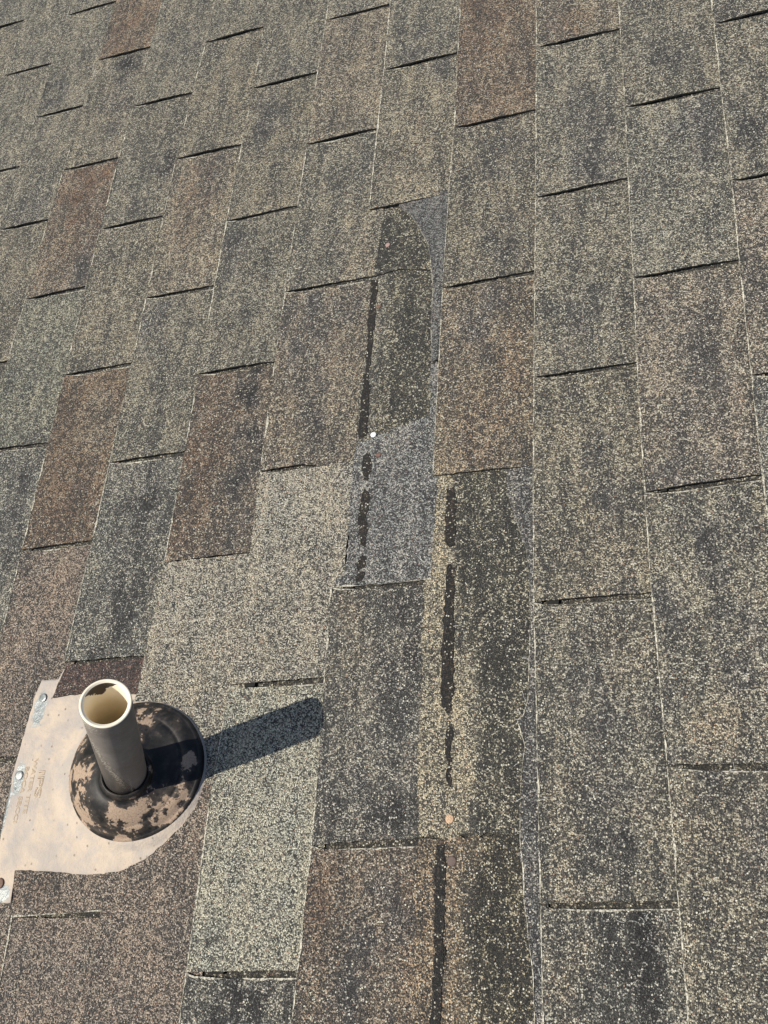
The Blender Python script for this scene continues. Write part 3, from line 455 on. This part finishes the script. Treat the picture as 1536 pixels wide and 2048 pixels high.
def slab(name, poly, ztop, thick, tonef, parent, grid=0.008, fray=(), fray_w=0.0013, mats=None, ragged=0.0004):
    """One thin shingle piece: outline poly (roof x, y), top height ztop(x, y), open underneath where it is bedded."""
    pts = rough_edge(poly, 0.006 if grid < 0.015 else 0.03, ragged)
    cx = sum(p[0] for p in poly) / len(poly); cy = sum(p[1] for p in poly) / len(poly)
    bm = bmesh.new()
    vs = [bm.verts.new((x, y, 0)) for x, y in pts]
    f = bm.faces.new(vs)
    f.normal_update()
    if f.normal.z < 0: f.normal_flip()
    x0, x1 = min(p[0] for p in pts), max(p[0] for p in pts)
    y0, y1 = min(p[1] for p in pts), max(p[1] for p in pts)
    for axis, a, b in ((0, x0, x1), (1, y0, y1)):
        m = int((b - a) / grid)
        for i in range(1, m + 1):
            q = a + (b - a) * i / (m + 1)
            co = (q, 0, 0) if axis == 0 else (0, q, 0)
            no = (1, 0, 0) if axis == 0 else (0, 1, 0)
            bmesh.ops.bisect_plane(bm, geom=bm.verts[:] + bm.edges[:] + bm.faces[:], plane_co=co, plane_no=no, dist=1e-7)
    bmesh.ops.triangulate(bm, faces=[q for q in bm.faces if len(q.verts) > 4])
    lay = bm.verts.layers.float_color.new('tone')
    for v in bm.verts:
        v[lay] = tonef(v.co.x, v.co.y)
        v.co.z = ztop(v.co.x, v.co.y)
    bnd = [e for e in bm.edges if e.is_boundary]
    low = {}
    for e in bnd:
        for v in e.verts:
            if v not in low:
                nv = bm.verts.new((v.co.x, v.co.y, v.co.z - thick))
                nv[lay] = v[lay]
                low[v] = nv
    for e in bnd:
        lf = e.link_loops[0]
        a, b = lf.vert, lf.link_loop_next.vert
        q = bm.faces.new((b, a, low[a], low[b]))
        q.material_index = 1
    # frayed pale rim along the given edges
    for line in fray:
        m = max(2, int(sum((Vector(line[i + 1]) - Vector(line[i])).length for i in range(len(line) - 1)) / 0.0035))
        prev = None
        tot = [0]
        for i in range(len(line) - 1):
            tot.append(tot[-1] + (Vector(line[i + 1]) - Vector(line[i])).length)
        for j in range(m + 1):
            s = tot[-1] * j / m
            i = max(q for q in range(len(tot) - 1) if tot[q] <= s + 1e-9)
            t = (s - tot[i]) / max(tot[i + 1] - tot[i], 1e-9)
            a = Vector(line[i]); b = Vector(line[i + 1])
            p = a.lerp(b, t)
            d = (b - a).normalized(); nv = Vector((-d.y, d.x))
            if (Vector((cx, cy)) - p).dot(nv) < 0: nv = -nv
            w = fray_w * max(-0.2, 0.30 + 1.9 * noise.noise(Vector((p.x * 38, p.y * 38, cx))) + 0.9 * noise.noise(Vector((p.x * 170, p.y * 170, cx))) + random.random() * 0.3)
            o_ = p - nv * 0.0005; i_ = p + nv * w
            z = ztop(p.x, p.y)
            cur = (bm.verts.new((o_.x, o_.y, z + 0.0001)), bm.verts.new((i_.x, i_.y, z + 0.0006)))
            if prev:
                q = bm.faces.new((prev[0], cur[0], cur[1], prev[1]))
                q.normal_update()
                if q.normal.z < 0: q.normal_flip()
                q.material_index = 2
            prev = cur
    me = bpy.data.meshes.new(name)
    bmesh.ops.translate(bm, verts=bm.verts, vec=(-cx, -cy, 0))
    bm.to_mesh(me)
    bm.free()
    return link(name, me, parent, mats or (GRAN, EDGE, FRAY), (cx, cy, 0))

def lathe_rings(rings, seg=64, closed_top=False):
    """rings: list of (centre, axis, radius_x, radius_y); returns a bmesh skin."""
    bm = bmesh.new()
    rows = []
    for c, ax, rx, ry in rings:
        ax = Vector(ax).normalized()
        u = (Vector((1, 0, 0)) - ax * ax.x).normalized()
        v = ax.cross(u)
        rows.append([bm.verts.new(Vector(c) + u * (rx * math.cos(2 * math.pi * i / seg)) + v * (ry * math.sin(2 * math.pi * i / seg))) for i in range(seg)])
    for a, b in zip(rows, rows[1:]):
        for i in range(seg):
            j = (i + 1) % seg
            bm.faces.new((a[i], a[j], b[j], b[i]))
    if closed_top:
        bm.faces.new(rows[-1])
    for f in bm.faces: f.smooth = True
    return bm, rows

def mesh_of(bm, name, offset=(0, 0, 0)):
    if offset != (0, 0, 0):
        bmesh.ops.translate(bm, verts=bm.verts, vec=offset)
    me = bpy.data.meshes.new(name)
    bm.to_mesh(me)
    bm.free()
    return me

# ================================================================ SETTING
def box(name, x0, x1, y0, y1, z0, z1, mats, parent=None, world=True):
    bm = bmesh.new()
    bmesh.ops.create_cube(bm, size=1.0)
    for v in bm.verts:
        v.co = ((x0 if v.co.x < 0 else x1), (y0 if v.co.y < 0 else y1), (z0 if v.co.z < 0 else z1))
    lay = bm.verts.layers.float_color.new('tone')
    for v in bm.verts: v[lay] = TONE['floor']
    return link(name, mesh_of(bm, name), parent, mats, (0, 0, 0), world)

ground_m = mat_simple('ground_grass', (0.035, 0.05, 0.02), (0.07, 0.075, 0.035), 0.8, 0.95)
bmg = bmesh.new()
bmesh.ops.create_grid(bmg, x_segments=4, y_segments=4, size=900)
ground = link('ground', mesh_of(bmg, 'ground'), None, (ground_m,))
tag(ground, kind='structure')

roof = box('roof', -2.05, 1.05, -2.1, 1.25, -0.15, 0.0012, (GRAN,))
tag(roof, kind='structure')

# ---------------------------------------------------------------- the shingle tabs, course by course
SLOT_W = ((0.0, 0.0012), (0.08, 0.0045), (0.3, 0.0068), (1.0, 0.0085))
def slot_w(t):
    for (a, b), (c, d) in zip(SLOT_W, SLOT_W[1:]):
        if t <= c: return b + (d - b) * (t - a) / (c - a)
    return SLOT_W[-1][1]

TILT = 0.030
def top_of(k, raise_=0.0, sd=0.0, lift=None):
    def z(x, y):
        xb = line_x(k, y)
        d = x - xb
        r = raise_ * max(0.0, 1 - d / 0.127)
        if lift:
            (ya, yb_, amp) = lift
            e = ya + (yb_ - ya) * min(1, max(0, d / 0.127))
            t = min(1, max(0, d / 0.12))
            r += amp * math.exp(-((y - e) / 0.016) ** 2) * math.sin(math.pi * t ** 1.4) ** 1.0
        return 0.0078 - TILT * d + r + 0.0003 * noise.noise(Vector((x * 14, y * 9, sd)))
    return z

SKIP = {(-2, 1.0), (-2, 2.0), (-1, 2.5), (-1, 3.5), (-1, 4.5), (-5, 3.5), (-5, 4.5), (-4, 3.0), (-4, 4.0), (-4, 5.0)}
names = ['olive', 'olive2', 'olive', 'olivetan', 'mottle', 'tan', 'olive2']
def in_view(x, y):
    return -1.36 < x < 0.42 and -1.48 < y < 0.74

for k in range(-15, 6):
    sl = SLOTS[k]
    for i in range(len(sl) - 1):
        (u, yl, yr), (u2, yl2, yr2) = sl[i], sl[i + 1]
        if (k, u) in SKIP: continue
        rr = random.Random(k * 101 + u * 7)
        tn = TONES.get((k, u))
        if tn is None:
            tn = rr.choice(names)
        base = TONE[tn]
        jit = 1 + rr.uniform(-0.05, 0.05)
        base = tuple(c * jit for c in base[:3]) + (base[3] + rr.uniform(-.02, .02),)
        xl_t, xl_b = line_x(k, yl), line_x(k, yl2)
        xr_ = line_x(k + 1, (yr + yr2) / 2)
        ext = 0.014
        # right-hand (upper) limit follows the next course unless it is torn open there
        torn_right = None
        if k == -3 and u == 0.5: torn_right = STRIP_EDGE_UPPER
        if k == -3 and u == 1.5: torn_right = STRIP_EDGE_LOWER
        poly = []
        far = []    # edge at the far slot
        for t in (0.0, 0.08, 0.3, 0.65, 1.0):
            yy = yl + (yr - yl) * t - slot_w(t)
            if abs(yr2 - yr) < 0.2: yy = yl + (yr - yl) * t
            xx = xl_t + (xr_ - xl_t) * t
            far.append((xx, yy))
        poly += far
        y_hi, y_lo = yr - slot_w(1.0), yr2
        right = []
        lowx = 0.004 if (k == -2 and u in (3.0, 4.0)) else ext
        for q in range(0, 9):
            yy = y_hi + (y_lo - y_hi) * q / 8
            right.append((line_x(k + 1, yy) + lowx, yy))
        if k == -3 and u == 1.5:
            right = [(x, min(y, y_hi)) for x, y in STRIP_EDGE_LOWER] + [p for p in right if p[1] < STRIP_EDGE_LOWER[-1][1] - .004]
            right[0] = (right[0][0], y_hi)
        if k == -3 and u == 0.5:
            right = [p for p in right if p[1] > STRIP_EDGE_UPPER[0][1] + .002] + list(STRIP_EDGE_UPPER)
            right[-1] = (right[-1][0], y_lo)
        poly += right
        near = [(xr_ + (xl_b - xr_) * t, yr2 + (yl2 - yr2) * t) for t in (0.0, 0.5, 1.0)]
        poly += near[(0 if not right else 1):]
        butt = []
        for q in range(1, 12):
            yy = yl2 + (far[0][1] - yl2) * q / 12
            butt.append((line_x(k, yy), yy))
        poly += butt
        cx = (xl_t + xr_) / 2; cy = (yl + yl2) / 2
        vis = in_view(cx, cy)
        blobs = [b for b in BLOBS if inside(poly, b[0], b[1])]
        # the machine-applied shadow blend: darker bands of granules of the tab's own
        if vis and not blobs and tn not in ('light', 'lightgreen', 'pinkgrey'):
            for _ in range(1):
                blobs.append((rr.uniform(xl_t, xr_), rr.choice((yl2, yl)), rr.uniform(.02, .05), rr.uniform(.02, .05), 'dk', rr.uniform(.3, .7)))
        f1 = [(p[0], p[1]) for p in [near[-1]] + butt + [far[0]]]
        slab('shingle_tab', poly, top_of(k, 0, k * 3 + u, (yl2, yr2, rr.uniform(0.0003, 0.0022))), 0.0030, tone_field(base, blobs, k * 5.1 + u), roof,
             grid=0.009 if vis else 0.045, fray=() if not vis or tn == 'light' else (f1, far), fray_w=0.0011 if k > -2 else 0.0016)

# ---------------------------------------------------------------- tabs cut round the vent
def blobs_in(poly):
    return [b for b in BLOBS if inside(poly, b[0], b[1])]
def special(name, poly, k, tone, raise_, frays, label=None, fw=0.0012):
    o = slab(name, poly, top_of(k, raise_, 5.5), 0.0032, tone_field(TONE[tone], blobs_in(poly), 3.3 + k), roof, fray=frays, fray_w=fw)
    if label: o['label'] = label
    return o
special('shingle_tab', TAB_ABOVE_VENT, -5, 'redark', 0.0025, [], 'dark red-brown shingle cut off above the vent flashing')
special('shingle_tab', TAB_LIGHT_VENT, -4, 'light', 0.0, [TAB_LIGHT_VENT[10:12]], 'pale tan shingle cut round the black vent boot')
special('shingle_tab', TAB_PINK_VENT, -4, 'pinkgrey', 0.0006, [], 'pinkish brown shingle trimmed below the vent flashing')
special('shingle_tab', TAB_PINK_LEFT, -5, 'pinkgrey', 0.0022, [TAB_PINK_LEFT[6:9]], 'short brown shingle end lapping the flashing')
# the rest of the course below its slot, left of the pink tab
yb = TAB_PINK_LEFT[-1][1] - 0.006
yb += 0.0055
poly = [(line_x(-5, yb), yb - 0.0005), (-0.590, -1.2722), (-0.560, -1.2705), (-0.530, -1.2688), (-0.505, -1.2670), (-0.478, -1.2655), (line_x(-4, -1.42) + 0.014, -1.42), (line_x(-4, -1.56) + 0.014, -1.56), (line_x(-5, -1.56), -1.56), (line_x(-5, -1.40), -1.40)]
special('shingle_tab', poly, -5, 'pinkgrey', 0.0, [[poly[-1], poly[0]]])

# ---------------------------------------------------------------- where tabs have torn away
def flat(z0, zs=0.0, xref=0.0):
    return lambda x, y: z0 + zs * (x - xref) + 0.0002 * noise.noise(Vector((x * 20, y * 20, 1)))

def head_tone(strip_x, width, hi, lo, seed):
    def f(x, y):
        s = strip_x(y)
        t = (x - s) / width + 0.35 * noise.noise(Vector((x * 25, y * 12, seed)))
        t = min(1, max(0, t)); t = t * t * (3 - 2 * t)
        return [a + (b - a) * t for a, b in zip(TONE[hi], TONE[lo])]
    return f

for q, poly in enumerate(TORN_DARK):
    o = slab('exposed_headlap', poly, flat(0.0033), 0.002,
             head_tone(lambda y: -0.235 if q == 0 else -0.24, 0.045, 'mottle' if q else 'head', 'head', q), roof, grid=0.006)
    o['label'] = ['dark granules bared under the torn tab, upper piece', 'dark granules bared under the torn tab, lower piece'][q]
o = slab('torn_shingle_tab', TORN_GREY_STUB, flat(0.0046), 0.0016, tone_field(TONE['greysoft'], [], 2), roof, grid=0.006, ragged=0.0009,
         fray=[TORN_GREY_STUB[5:]], fray_w=0.0006)
o['label'] = 'grey stub of a tab torn off along a ragged curve'
o = slab('torn_shingle_tab', TORN_GREY_TAB, flat(0.0048), 0.0014, tone_field(TONE['grey'], [], 4), roof, grid=0.006, ragged=0.0009,
         fray=[[TORN_GREY_TAB[5], TORN_GREY_TAB[6], TORN_GREY_TAB[7]]])
o['label'] = 'blue-grey bared shingle surface left of the torn tab'

def low_strip(y):      # where the pale strip gives way to the dark granules
    pts_ = LOW_STRIP_EDGE
    for (ya, xa), (yb_, xb_) in zip(pts_, pts_[1:]):
        if y >= yb_: return xa + (xb_ - xa) * max(0, ya - y) / (ya - yb_)
    return pts_[-1][1]
def low_tone(x, y):
    s = low_strip(y)
    wd = 0.014 if y > -0.9 else 0.030
    t = (x - s) / wd + 0.5 + 0.35 * noise.noise(Vector((x * 60, y * 40, 4)))
    t = min(1, max(0, t)); t = t * t * (3 - 2 * t)
    return [a + (b - a) * t for a, b in zip(TONE['strip'], TONE['head'])]
def low_tone2(x, y):
    t = (x + 0.088) / 0.03 + 0.4 * noise.noise(Vector((x * 40, y * 25, 9)))
    t = min(1, max(0, t))
    a = (.38, .30, .215, .50); b = (.36, .33, .25, .22)
    return [p + (q - p) * t for p, q in zip(a, b)]
o = slab('exposed_headlap', LOW_REGION_TOP, flat(0.0047, -0.012, -0.127), 0.0009, low_tone, roof, grid=0.006, ragged=0.0014)
o['label'] = 'bared shingle with a pale strip beside dark granules'
o = slab('exposed_headlap', LOW_REGION_BOTTOM, flat(0.0047, -0.012, -0.127), 0.0009, low_tone2, roof, grid=0.006, ragged=0.0014)
o['label'] = 'bared shingle with a rusty orange strip beside dark granules'
o = slab('torn_shingle_tab', LOW_STUB, flat(0.0046), 0.0016, tone_field(TONE['stub'], [], 6), roof, grid=0.006, ragged=0.0012,
         fray=[LOW_STUB[7:26]], fray_w=0.0006)
o['label'] = 'long narrow grey stub with a ragged torn edge'

for i, poly in enumerate(SEAL):
    x = poly[0][0]
    z = 0.0053 if i > 1 else 0.0042
    pts = [(a + random.gauss(0, .0003), b) for a, b in poly]
    slab('seal_strip', pts, flat(z), 0.0014, lambda x, y: TONE['seal'], roof, grid=0.01, mats=(GRAN, EDGE, FRAY), ragged=0.0012)
for poly in SLOT_PATCH[:4]:
    slab('sealant_patch', poly, flat(0.0062), 0.005, lambda x, y: TONE['floor'], roof, grid=0.02, mats=(HOLEM, HOLEM, HOLEM), ragged=0.0006)

# punctures left by pulled nails: a raised lip round a dark pit
for i, (x, y, r) in enumerate(HOLES):
    z = [0.0068, 0.0050, 0.0050][i]
    prof = [(r * 1.25, -0.0008), (r * 1.15, 0.0007), (r * 0.9, 0.0009), (r * 0.75, 0.0), (r * 0.5, -0.0006), (0.0002, -0.0009)]
    bm, _ = lathe_rings([((0, 0, h), (0, 0, 1), q * (0.62 + .06 * i), q * 1.35) for q, h in prof], 14)
    for f in bm.faces: f.material_index = 0
    o = link('nail_hole', mesh_of(bm, 'nail_hole'), roof, (HOLEM,), (x, y, z))
    o.rotation_euler.z = math.radians(-25 if i == 0 else -8)

# broken glass fibres standing out of the torn mats and cut ends
def fibres(name, spots, label):
    bm = bmesh.new()
    rf_ = random.Random(5)
    for x, y, spread, n in spots:
        for _ in range(n):
            px, py = x + rf_.gauss(0, spread), y + rf_.gauss(0, spread)
            a0 = rf_.uniform(0, 2 * math.pi); L = rf_.uniform(.002, .008); bend = rf_.uniform(-1.6, 1.6); r = rf_.uniform(.00010, .00022)
            rows = []
            for s in range(6):
                t = s / 5
                ang = a0 + bend * t
                q = Vector((px, py, 0.0085 + 0.0016 * math.sin(math.pi * t)))
                rows.append([bm.verts.new(q + Vector((-math.sin(ang) * r * math.cos(w), math.cos(ang) * r * math.cos(w), r * math.sin(w)))) for w in (0, 2.09, 4.19)])
                px += math.cos(ang) * L / 5; py += math.sin(ang) * L / 5
            for u_, v_ in zip(rows, rows[1:]):
                for w in range(3):
                    bm.faces.new((u_[w], u_[(w + 1) % 3], v_[(w + 1) % 3], v_[w]))
    o = link(name, mesh_of(bm, name), roof, (mat_simple('glass_fibre', (0.55, 0.56, 0.55), (0.8, 0.8, 0.77), 200, 0.5),))
    o['kind'] = 'stuff'; o['label'] = label
FIB = []
for line, step, n in ((LOW_STUB[7:26], 1, 2), (TORN_GREY_TAB[7:12], 1, 1)):
    for p in line[::step]: FIB.append((p[0], p[1], 0.004, n))
for k, u in ((0, 4.0), (1, 3.5), (-2, 4.0), (-3, 4.5), (0, 3.0)):
    for s in SLOTS[k]:
        if s[0] == u:
            for q in range(7):
                FIB.append((line_x(k, s[1]) + 0.018 * q + .008, s[1] - 0.008, 0.003, 2))
fibres('glass_fibre', FIB, 'fine pale glass fibres along the torn and cut shingle edges')

# ================================================================ THE VENT
# ---- flashing: plate with a raised hat, rubber boot, embossed lettering
CB = Vector((-0.4885, -1.1030))          # centre of the boot on the roof
BRX, BRY = 0.0935, 0.0825                # half axes of the boot foot
def plate_z(x, y):
    z = 0.0066 - 0.0215 * (x + 0.635)
    z = max(0.0022, z)
    dx, dy = (x - CB.x) / (BRX + 0.004), (y - CB.y) / (BRY + 0.004)
    d = math.hypot(dx, dy)
    left = max(0.0, -dx / max(d, 1e-6)) * 0.8 + max(0.0, -dy / max(d, 1e-6)) * 0.35
    outer = 1.0 + 0.32 * left
    t = min(1, max(0, (outer - d) / (outer - 0.93)))
    z += 0.0085 * (t * t * (3 - 2 * t))
    # pressed rings round the hat
    z += 0.0011 * left * math.exp(-((d - outer - 0.03) / 0.016) ** 2)
    # shallow ripples where the sheet was bent by hand
    z += 0.0009 * noise.noise(Vector((x * 12, y * 12, 2.0))) * min(1, max(0, (d - 1.2) * 2))
    # crease running from the upper corner towards the boot
    a = Vector((-0.628, -1.000)); b = Vector((-0.566, -1.010)); c = Vector((-0.622, -1.085))
    for p, q in ((a, b), (b, c)):
        w = q - p; t = max(0, min(1, (Vector((x, y)) - p).dot(w) / w.dot(w)))
        e = (Vector((x, y)) - (p + w * t)).length
        z += 0.0009 * math.exp(-(e / 0.0025) ** 2)
    return z

flash = link('vent_flashing', None)
flash.matrix_world = M @ Matrix.Translation((CB.x, CB.y, 0))
tag(flash, 'square metal vent flashing caked in tan dirt with a black rubber boot', 'flashing')

pts = rough_edge(PLATE, 0.006, 0.0004)
bm = bmesh.new()
bm.faces.new([bm.verts.new((x, y, 0)) for x, y in pts])
for f in bm.faces:
    f.normal_update()
    if f.normal.z < 0: f.normal_flip()
for axis, a, b in ((0, -0.68, -0.37), (1, -1.27, -0.96)):
    q = a
    while q < b:
        co = (q, 0, 0) if axis == 0 else (0, q, 0)
        no = (1, 0, 0) if axis == 0 else (0, 1, 0)
        bmesh.ops.bisect_plane(bm, geom=bm.verts[:] + bm.edges[:] + bm.faces[:], plane_co=co, plane_no=no, dist=1e-7)
        q += 0.0035
bmesh.ops.triangulate(bm, faces=[q for q in bm.faces if len(q.verts) > 4])
lay = bm.verts.layers.float.new('bare')
for v in bm.verts:
    x, y = v.co.x, v.co.y
    s = 0.0
    for bx, by, rx, ry in ((PLATE_NAILS[0][0] - .002, PLATE_NAILS[0][1] - .012, .012, .030), (PLATE_NAILS[1][0], PLATE_NAILS[1][1] - .004, .011, .026),
                           (-0.655, -1.248, .02, .02), (-0.60, -1.2275, .05, .004), (-0.672, -1.16, .006, .05)):
        s = max(s, math.exp(-(((x - bx) / rx) ** 2 + ((y - by) / ry) ** 2)))
    v[lay] = s * 0.9
    v.co.z = plate_z(x, y)
bnd = [e for e in bm.edges if e.is_boundary]
low = {}
for e in bnd:
    for v in e.verts:
        if v not in low: low[v] = bm.verts.new(v.co - Vector((0, 0, 0.0011)))
for e in bnd:
    lf = e.link_loops[0]
    a, b = lf.vert, lf.link_loop_next.vert
    bm.faces.new((b, a, low[a], low[b]))
for f in bm.faces: f.smooth = True
PLATE_M = mat_plate()
link('base_plate', mesh_of(bm, 'base_plate', (-CB.x, -CB.y, 0)), flash, (PLATE_M,))

# rubber boot: rings from the oval foot to the round collar that grips the leaning pipe
prof = [(1.000, 0.0070), (0.998, 0.0115), (0.988, 0.0135), (0.965, 0.0142), (0.950, 0.0150), (0.925, 0.0185), (0.885, 0.0235), (0.835, 0.0275), (0.800, 0.0295), (0.785, 0.0300), (0.770, 0.0322),
        (0.745, 0.0345), (0.68, 0.0385), (0.60, 0.0425), (0.52, 0.0455), (0.45, 0.0478), (0.40, 0.0490), (0.365, 0.0500), (0.350, 0.0520), (0.342, 0.0560), (0.332, 0.0590), (0.316, 0.0608), (0.300, 0.0610), (0.285, 0.0590), (0.28, 0.048)]
rings = []
for s, h in prof:
    t = min(1, max(0, (1.0 - s) / 0.66)); ts = t * t * (3 - 2 * t)
    along = T_COL + AXIS * ((h - 0.050) / AXIS.z)
    c = Vector((CB.x, CB.y, h)).lerp(along, ts)
    ax = Vector((0, 0, 1)).lerp(AXIS, ts * 0.8)
    rx = s * BRX + (s * 0.0865 - s * BRX) * ts
    ry = s * BRY + (s * 0.0865 - s * BRY) * ts
    rings.append((c, ax, rx, ry))
bm, _ = lathe_rings(rings, 128)
for v in bm.verts:
    v.co += Vector((0, 0, 1)) * 0.0006 * noise.noise(v.co * 40) + Vector((1, 0.4, 0)) * 0.0008 * noise.noise(v.co * 25)
link('rubber_boot', mesh_of(bm, 'rubber_boot', (-CB.x, -CB.y, 0)), flash, (mat_boot(),))

LETTER_M = mat_simple('lettering_dirt_shade', (0.43, 0.345, 0.26), (0.50, 0.41, 0.315), 120, 0.85)  # tan dirt like the plate's, browner: relief shading painted into the letter colour
# raised lettering, pressed into the sheet
def lettering(text, name, p0, p1, height, outline=False, spacing=1.0, fill_len=True):
    cu = bpy.data.curves.new(name + '_curve', 'FONT')
    cu.body = text
    cu.size = 1.0
    cu.space_character = spacing
    cu.resolution_u = 3
    if outline:
        cu.fill_mode = 'NONE'
        cu.bevel_depth = 0.045
        cu.bevel_resolution = 1
    else:
        cu.extrude = 0.03
        cu.bevel_depth = 0.012
    tmp = bpy.data.objects.new(name + '_tmp', cu)
    COL.objects.link(tmp)
    bpy.context.view_layer.update()
    me = bpy.data.meshes.new_from_object(tmp.evaluated_get(bpy.context.evaluated_depsgraph_get()))
    bpy.data.objects.remove(tmp)
    xs = [v.co.x for v in me.vertices]; ys = [v.co.y for v in me.vertices]
    p0 = Vector(p0); p1 = Vector(p1)
    d = (p1 - p0); L = d.length; d.normalize()
    n = Vector((-d.y, d.x))               # left of the reading direction is the top of the letters
    sx = L / (max(xs) - min(xs)); sy = height / (max(ys) - min(ys))
    for v in me.vertices:
        q = p0 + d * ((v.co.x - min(xs)) * sx) + n * ((v.co.y - min(ys)) * sy)
        z = plate_z(q.x, q.y) + v.co.z * height * 1.3
        v.co = (q.x - CB.x, q.y - CB.y, z)
    me.name = name
    me.materials.clear()
    return link(name, me, flash, (LETTER_M,))
lettering('IPS', 'embossed_lettering', *VENT_TEXT['ips'], 0.0105, outline=True)
lettering('WATER TITE', 'embossed_lettering', *VENT_TEXT['water'], 0.0068, outline=True)
lettering('BOCA SBCCI', 'embossed_lettering', *VENT_TEXT['boca'], 0.0068, outline=True)

# ---- the pipe itself, standing in the boot
pipe = link('vent_pipe', None)
zax = AXIS
xax = (Vector((1, 0, 0)) - zax * zax.x).normalized()
yax = zax.cross(xax)
PM = Matrix(((xax.x, yax.x, zax.x, PIPE_BASE.x), (xax.y, yax.y, zax.y, PIPE_BASE.y), (xax.z, yax.z, zax.z, PIPE_BASE.z), (0, 0, 0, 1)))
pipe.matrix_world = M @ PM
tag(pipe, 'short plastic plumbing vent pipe painted black outside with open cream rim', 'pipe')
RO, RI = 0.02415, 0.0202
bm, _ = lathe_rings([((0, 0, z), (0, 0, 1), RO, RO) for z in [PIPE_LEN * i / 24 for i in range(24)]] +
                    [((0, 0, PIPE_LEN - 0.0012), (0, 0, 1), RO, RO), ((0, 0, PIPE_LEN - 0.0006), (0, 0, 1), RO - 0.0001, RO - 0.0001)], 96)
for v in bm.verts:
    a = math.atan2(v.co.y, v.co.x)
    # the paint line at the rim is uneven
    if v.co.z > PIPE_LEN - 0.001:
        v.co.z -= 0.0007 * (0.5 + 0.5 * noise.noise(Vector((math.cos(a) * 3, math.sin(a) * 3, 0))))
link('pipe_wall', mesh_of(bm, 'pipe_wall'), pipe, (mat_pipe_outside(),))
inm = mat_pipe_inside()
bm, _ = lathe_rings([((0, 0, PIPE_LEN - 0.0016), (0, 0, 1), RO - 0.00015, RO - 0.00015), ((0, 0, PIPE_LEN - 0.0004), (0, 0, 1), RO - 0.0002, RO - 0.0002),
                     ((0, 0, PIPE_LEN), (0, 0, 1), RO - 0.0007, RO - 0.0007), ((0, 0, PIPE_LEN), (0, 0, 1), RI + 0.0012, RI + 0.0012),
                     ((0, 0, PIPE_LEN - 0.0004), (0, 0, 1), RI + 0.0011, RI + 0.0011), ((0, 0, PIPE_LEN - 0.0002), (0, 0, 1), RI + 0.0004, RI + 0.0004),
                     ((0, 0, PIPE_LEN - 0.0010), (0, 0, 1), RI, RI)] +
                    [((0, 0, PIPE_LEN - 0.0010 - (PIPE_LEN + 0.4) * i / 20), (0, 0, 1), RI, RI) for i in range(1, 21)], 96, closed_top=True)
link('pipe_lining', mesh_of(bm, 'pipe_lining'), pipe, (inm,))

# ================================================================ NAILS
def nail(loc, r, m, label, tilt=(0, 0), dent=0.0, oval=1.0, group=None):
    prof = [(0.0012, -0.004), (0.0012, 0.0), (r * 0.96, 0.0), (r, 0.0003), (r, 0.0007), (r * 0.93, 0.0010), (r * 0.6, 0.00115 - dent), (r * 0.25, 0.0012 - dent), (0.0001, 0.0012 - dent)]
    bm, _ = lathe_rings([((0, 0, h), (0, 0, 1), q, q * oval) for q, h in prof], 24)
    for v in bm.verts:
        rr = math.hypot(v.co.x, v.co.y)
        if rr > r * 0.8:
            v.co *= 1 + 0.05 * noise.noise(Vector((v.co.x * 500, v.co.y * 500, loc[0] * 50)))
    o = link('roofing_nail', mesh_of(bm, 'roofing_nail'), None, (m,), loc, True)
    o.matrix_world = M @ Matrix.Translation(loc) @ Matrix.Rotation(tilt[0], 4, 'X') @ Matrix.Rotation(tilt[1], 4, 'Y')
    tag(o, label, 'nail', group or 'roofing nails bared by the torn shingles')
    return o
m_white = mat_simple('nail_pale_zinc', (0.62, 0.63, 0.64), (0.78, 0.78, 0.77), 500, 0.5, 0.2, 0.0002)
m_pink = mat_rust('nail_pinkish_rust', (0.26, 0.17, 0.15), (0.36, 0.25, 0.23))
m_rust = mat_rust('nail_dark_rust', (0.10, 0.055, 0.04), (0.17, 0.10, 0.075))
m_brown = mat_rust('nail_brown', (0.075, 0.055, 0.05), (0.13, 0.09, 0.08))
m_tan = mat_rust('nail_tan_rust', (0.30, 0.17, 0.09), (0.62, 0.46, 0.32))
m_zinc = mat_simple('nail_zinc', (0.18, 0.20, 0.205), (0.34, 0.36, 0.36), 300, 0.4, 0.3, 0.0003, metal=0.5)
nl = [(0, 0.0037, m_pink, 'pinkish rusty nail head in the dark patch, farthest up the roof', 0.0036),
      (1, 0.0040, m_rust, 'flat rust-brown nail head at the edge of the dark patch', 0.0035),
      (2, 0.0040, m_white, 'bright white nail head where the dark patch meets the grey shingle', 0.0052),
      (3, 0.0038, m_rust, 'rusty nail head sunk in the blue-grey shingle just below the white one', 0.0047),
      (4, 0.0046, m_tan, 'orange-tan nail head on the pale strip above the joint', 0.0046),
      (5, 0.0050, m_brown, 'dark brown nail head just below the joint', 0.0044)]
for i, r, m, lab, z in nl:
    nail((NAILS[i][0], NAILS[i][1], z), r, m, lab, (random.uniform(-.08, .08), random.uniform(-.08, .08)), oval=1.0 if i not in (1, 3) else 0.8)
pn = [('grey zinc nail head at the upper corner of the flashing', m_zinc), ('grey zinc nail head beside the lettering on the flashing', m_zinc),
      ('rusty nail head at the lower corner of the flashing', m_rust)]
for i, (lab, m) in enumerate(pn):
    x, y = PLATE_NAILS[i]
    nail((x, y, plate_z(x, y) + 0.0007), 0.0058 if i < 2 else 0.0062, m, lab, (0.02, 0.10 if i == 1 else -0.05), group='nails holding the flashing')
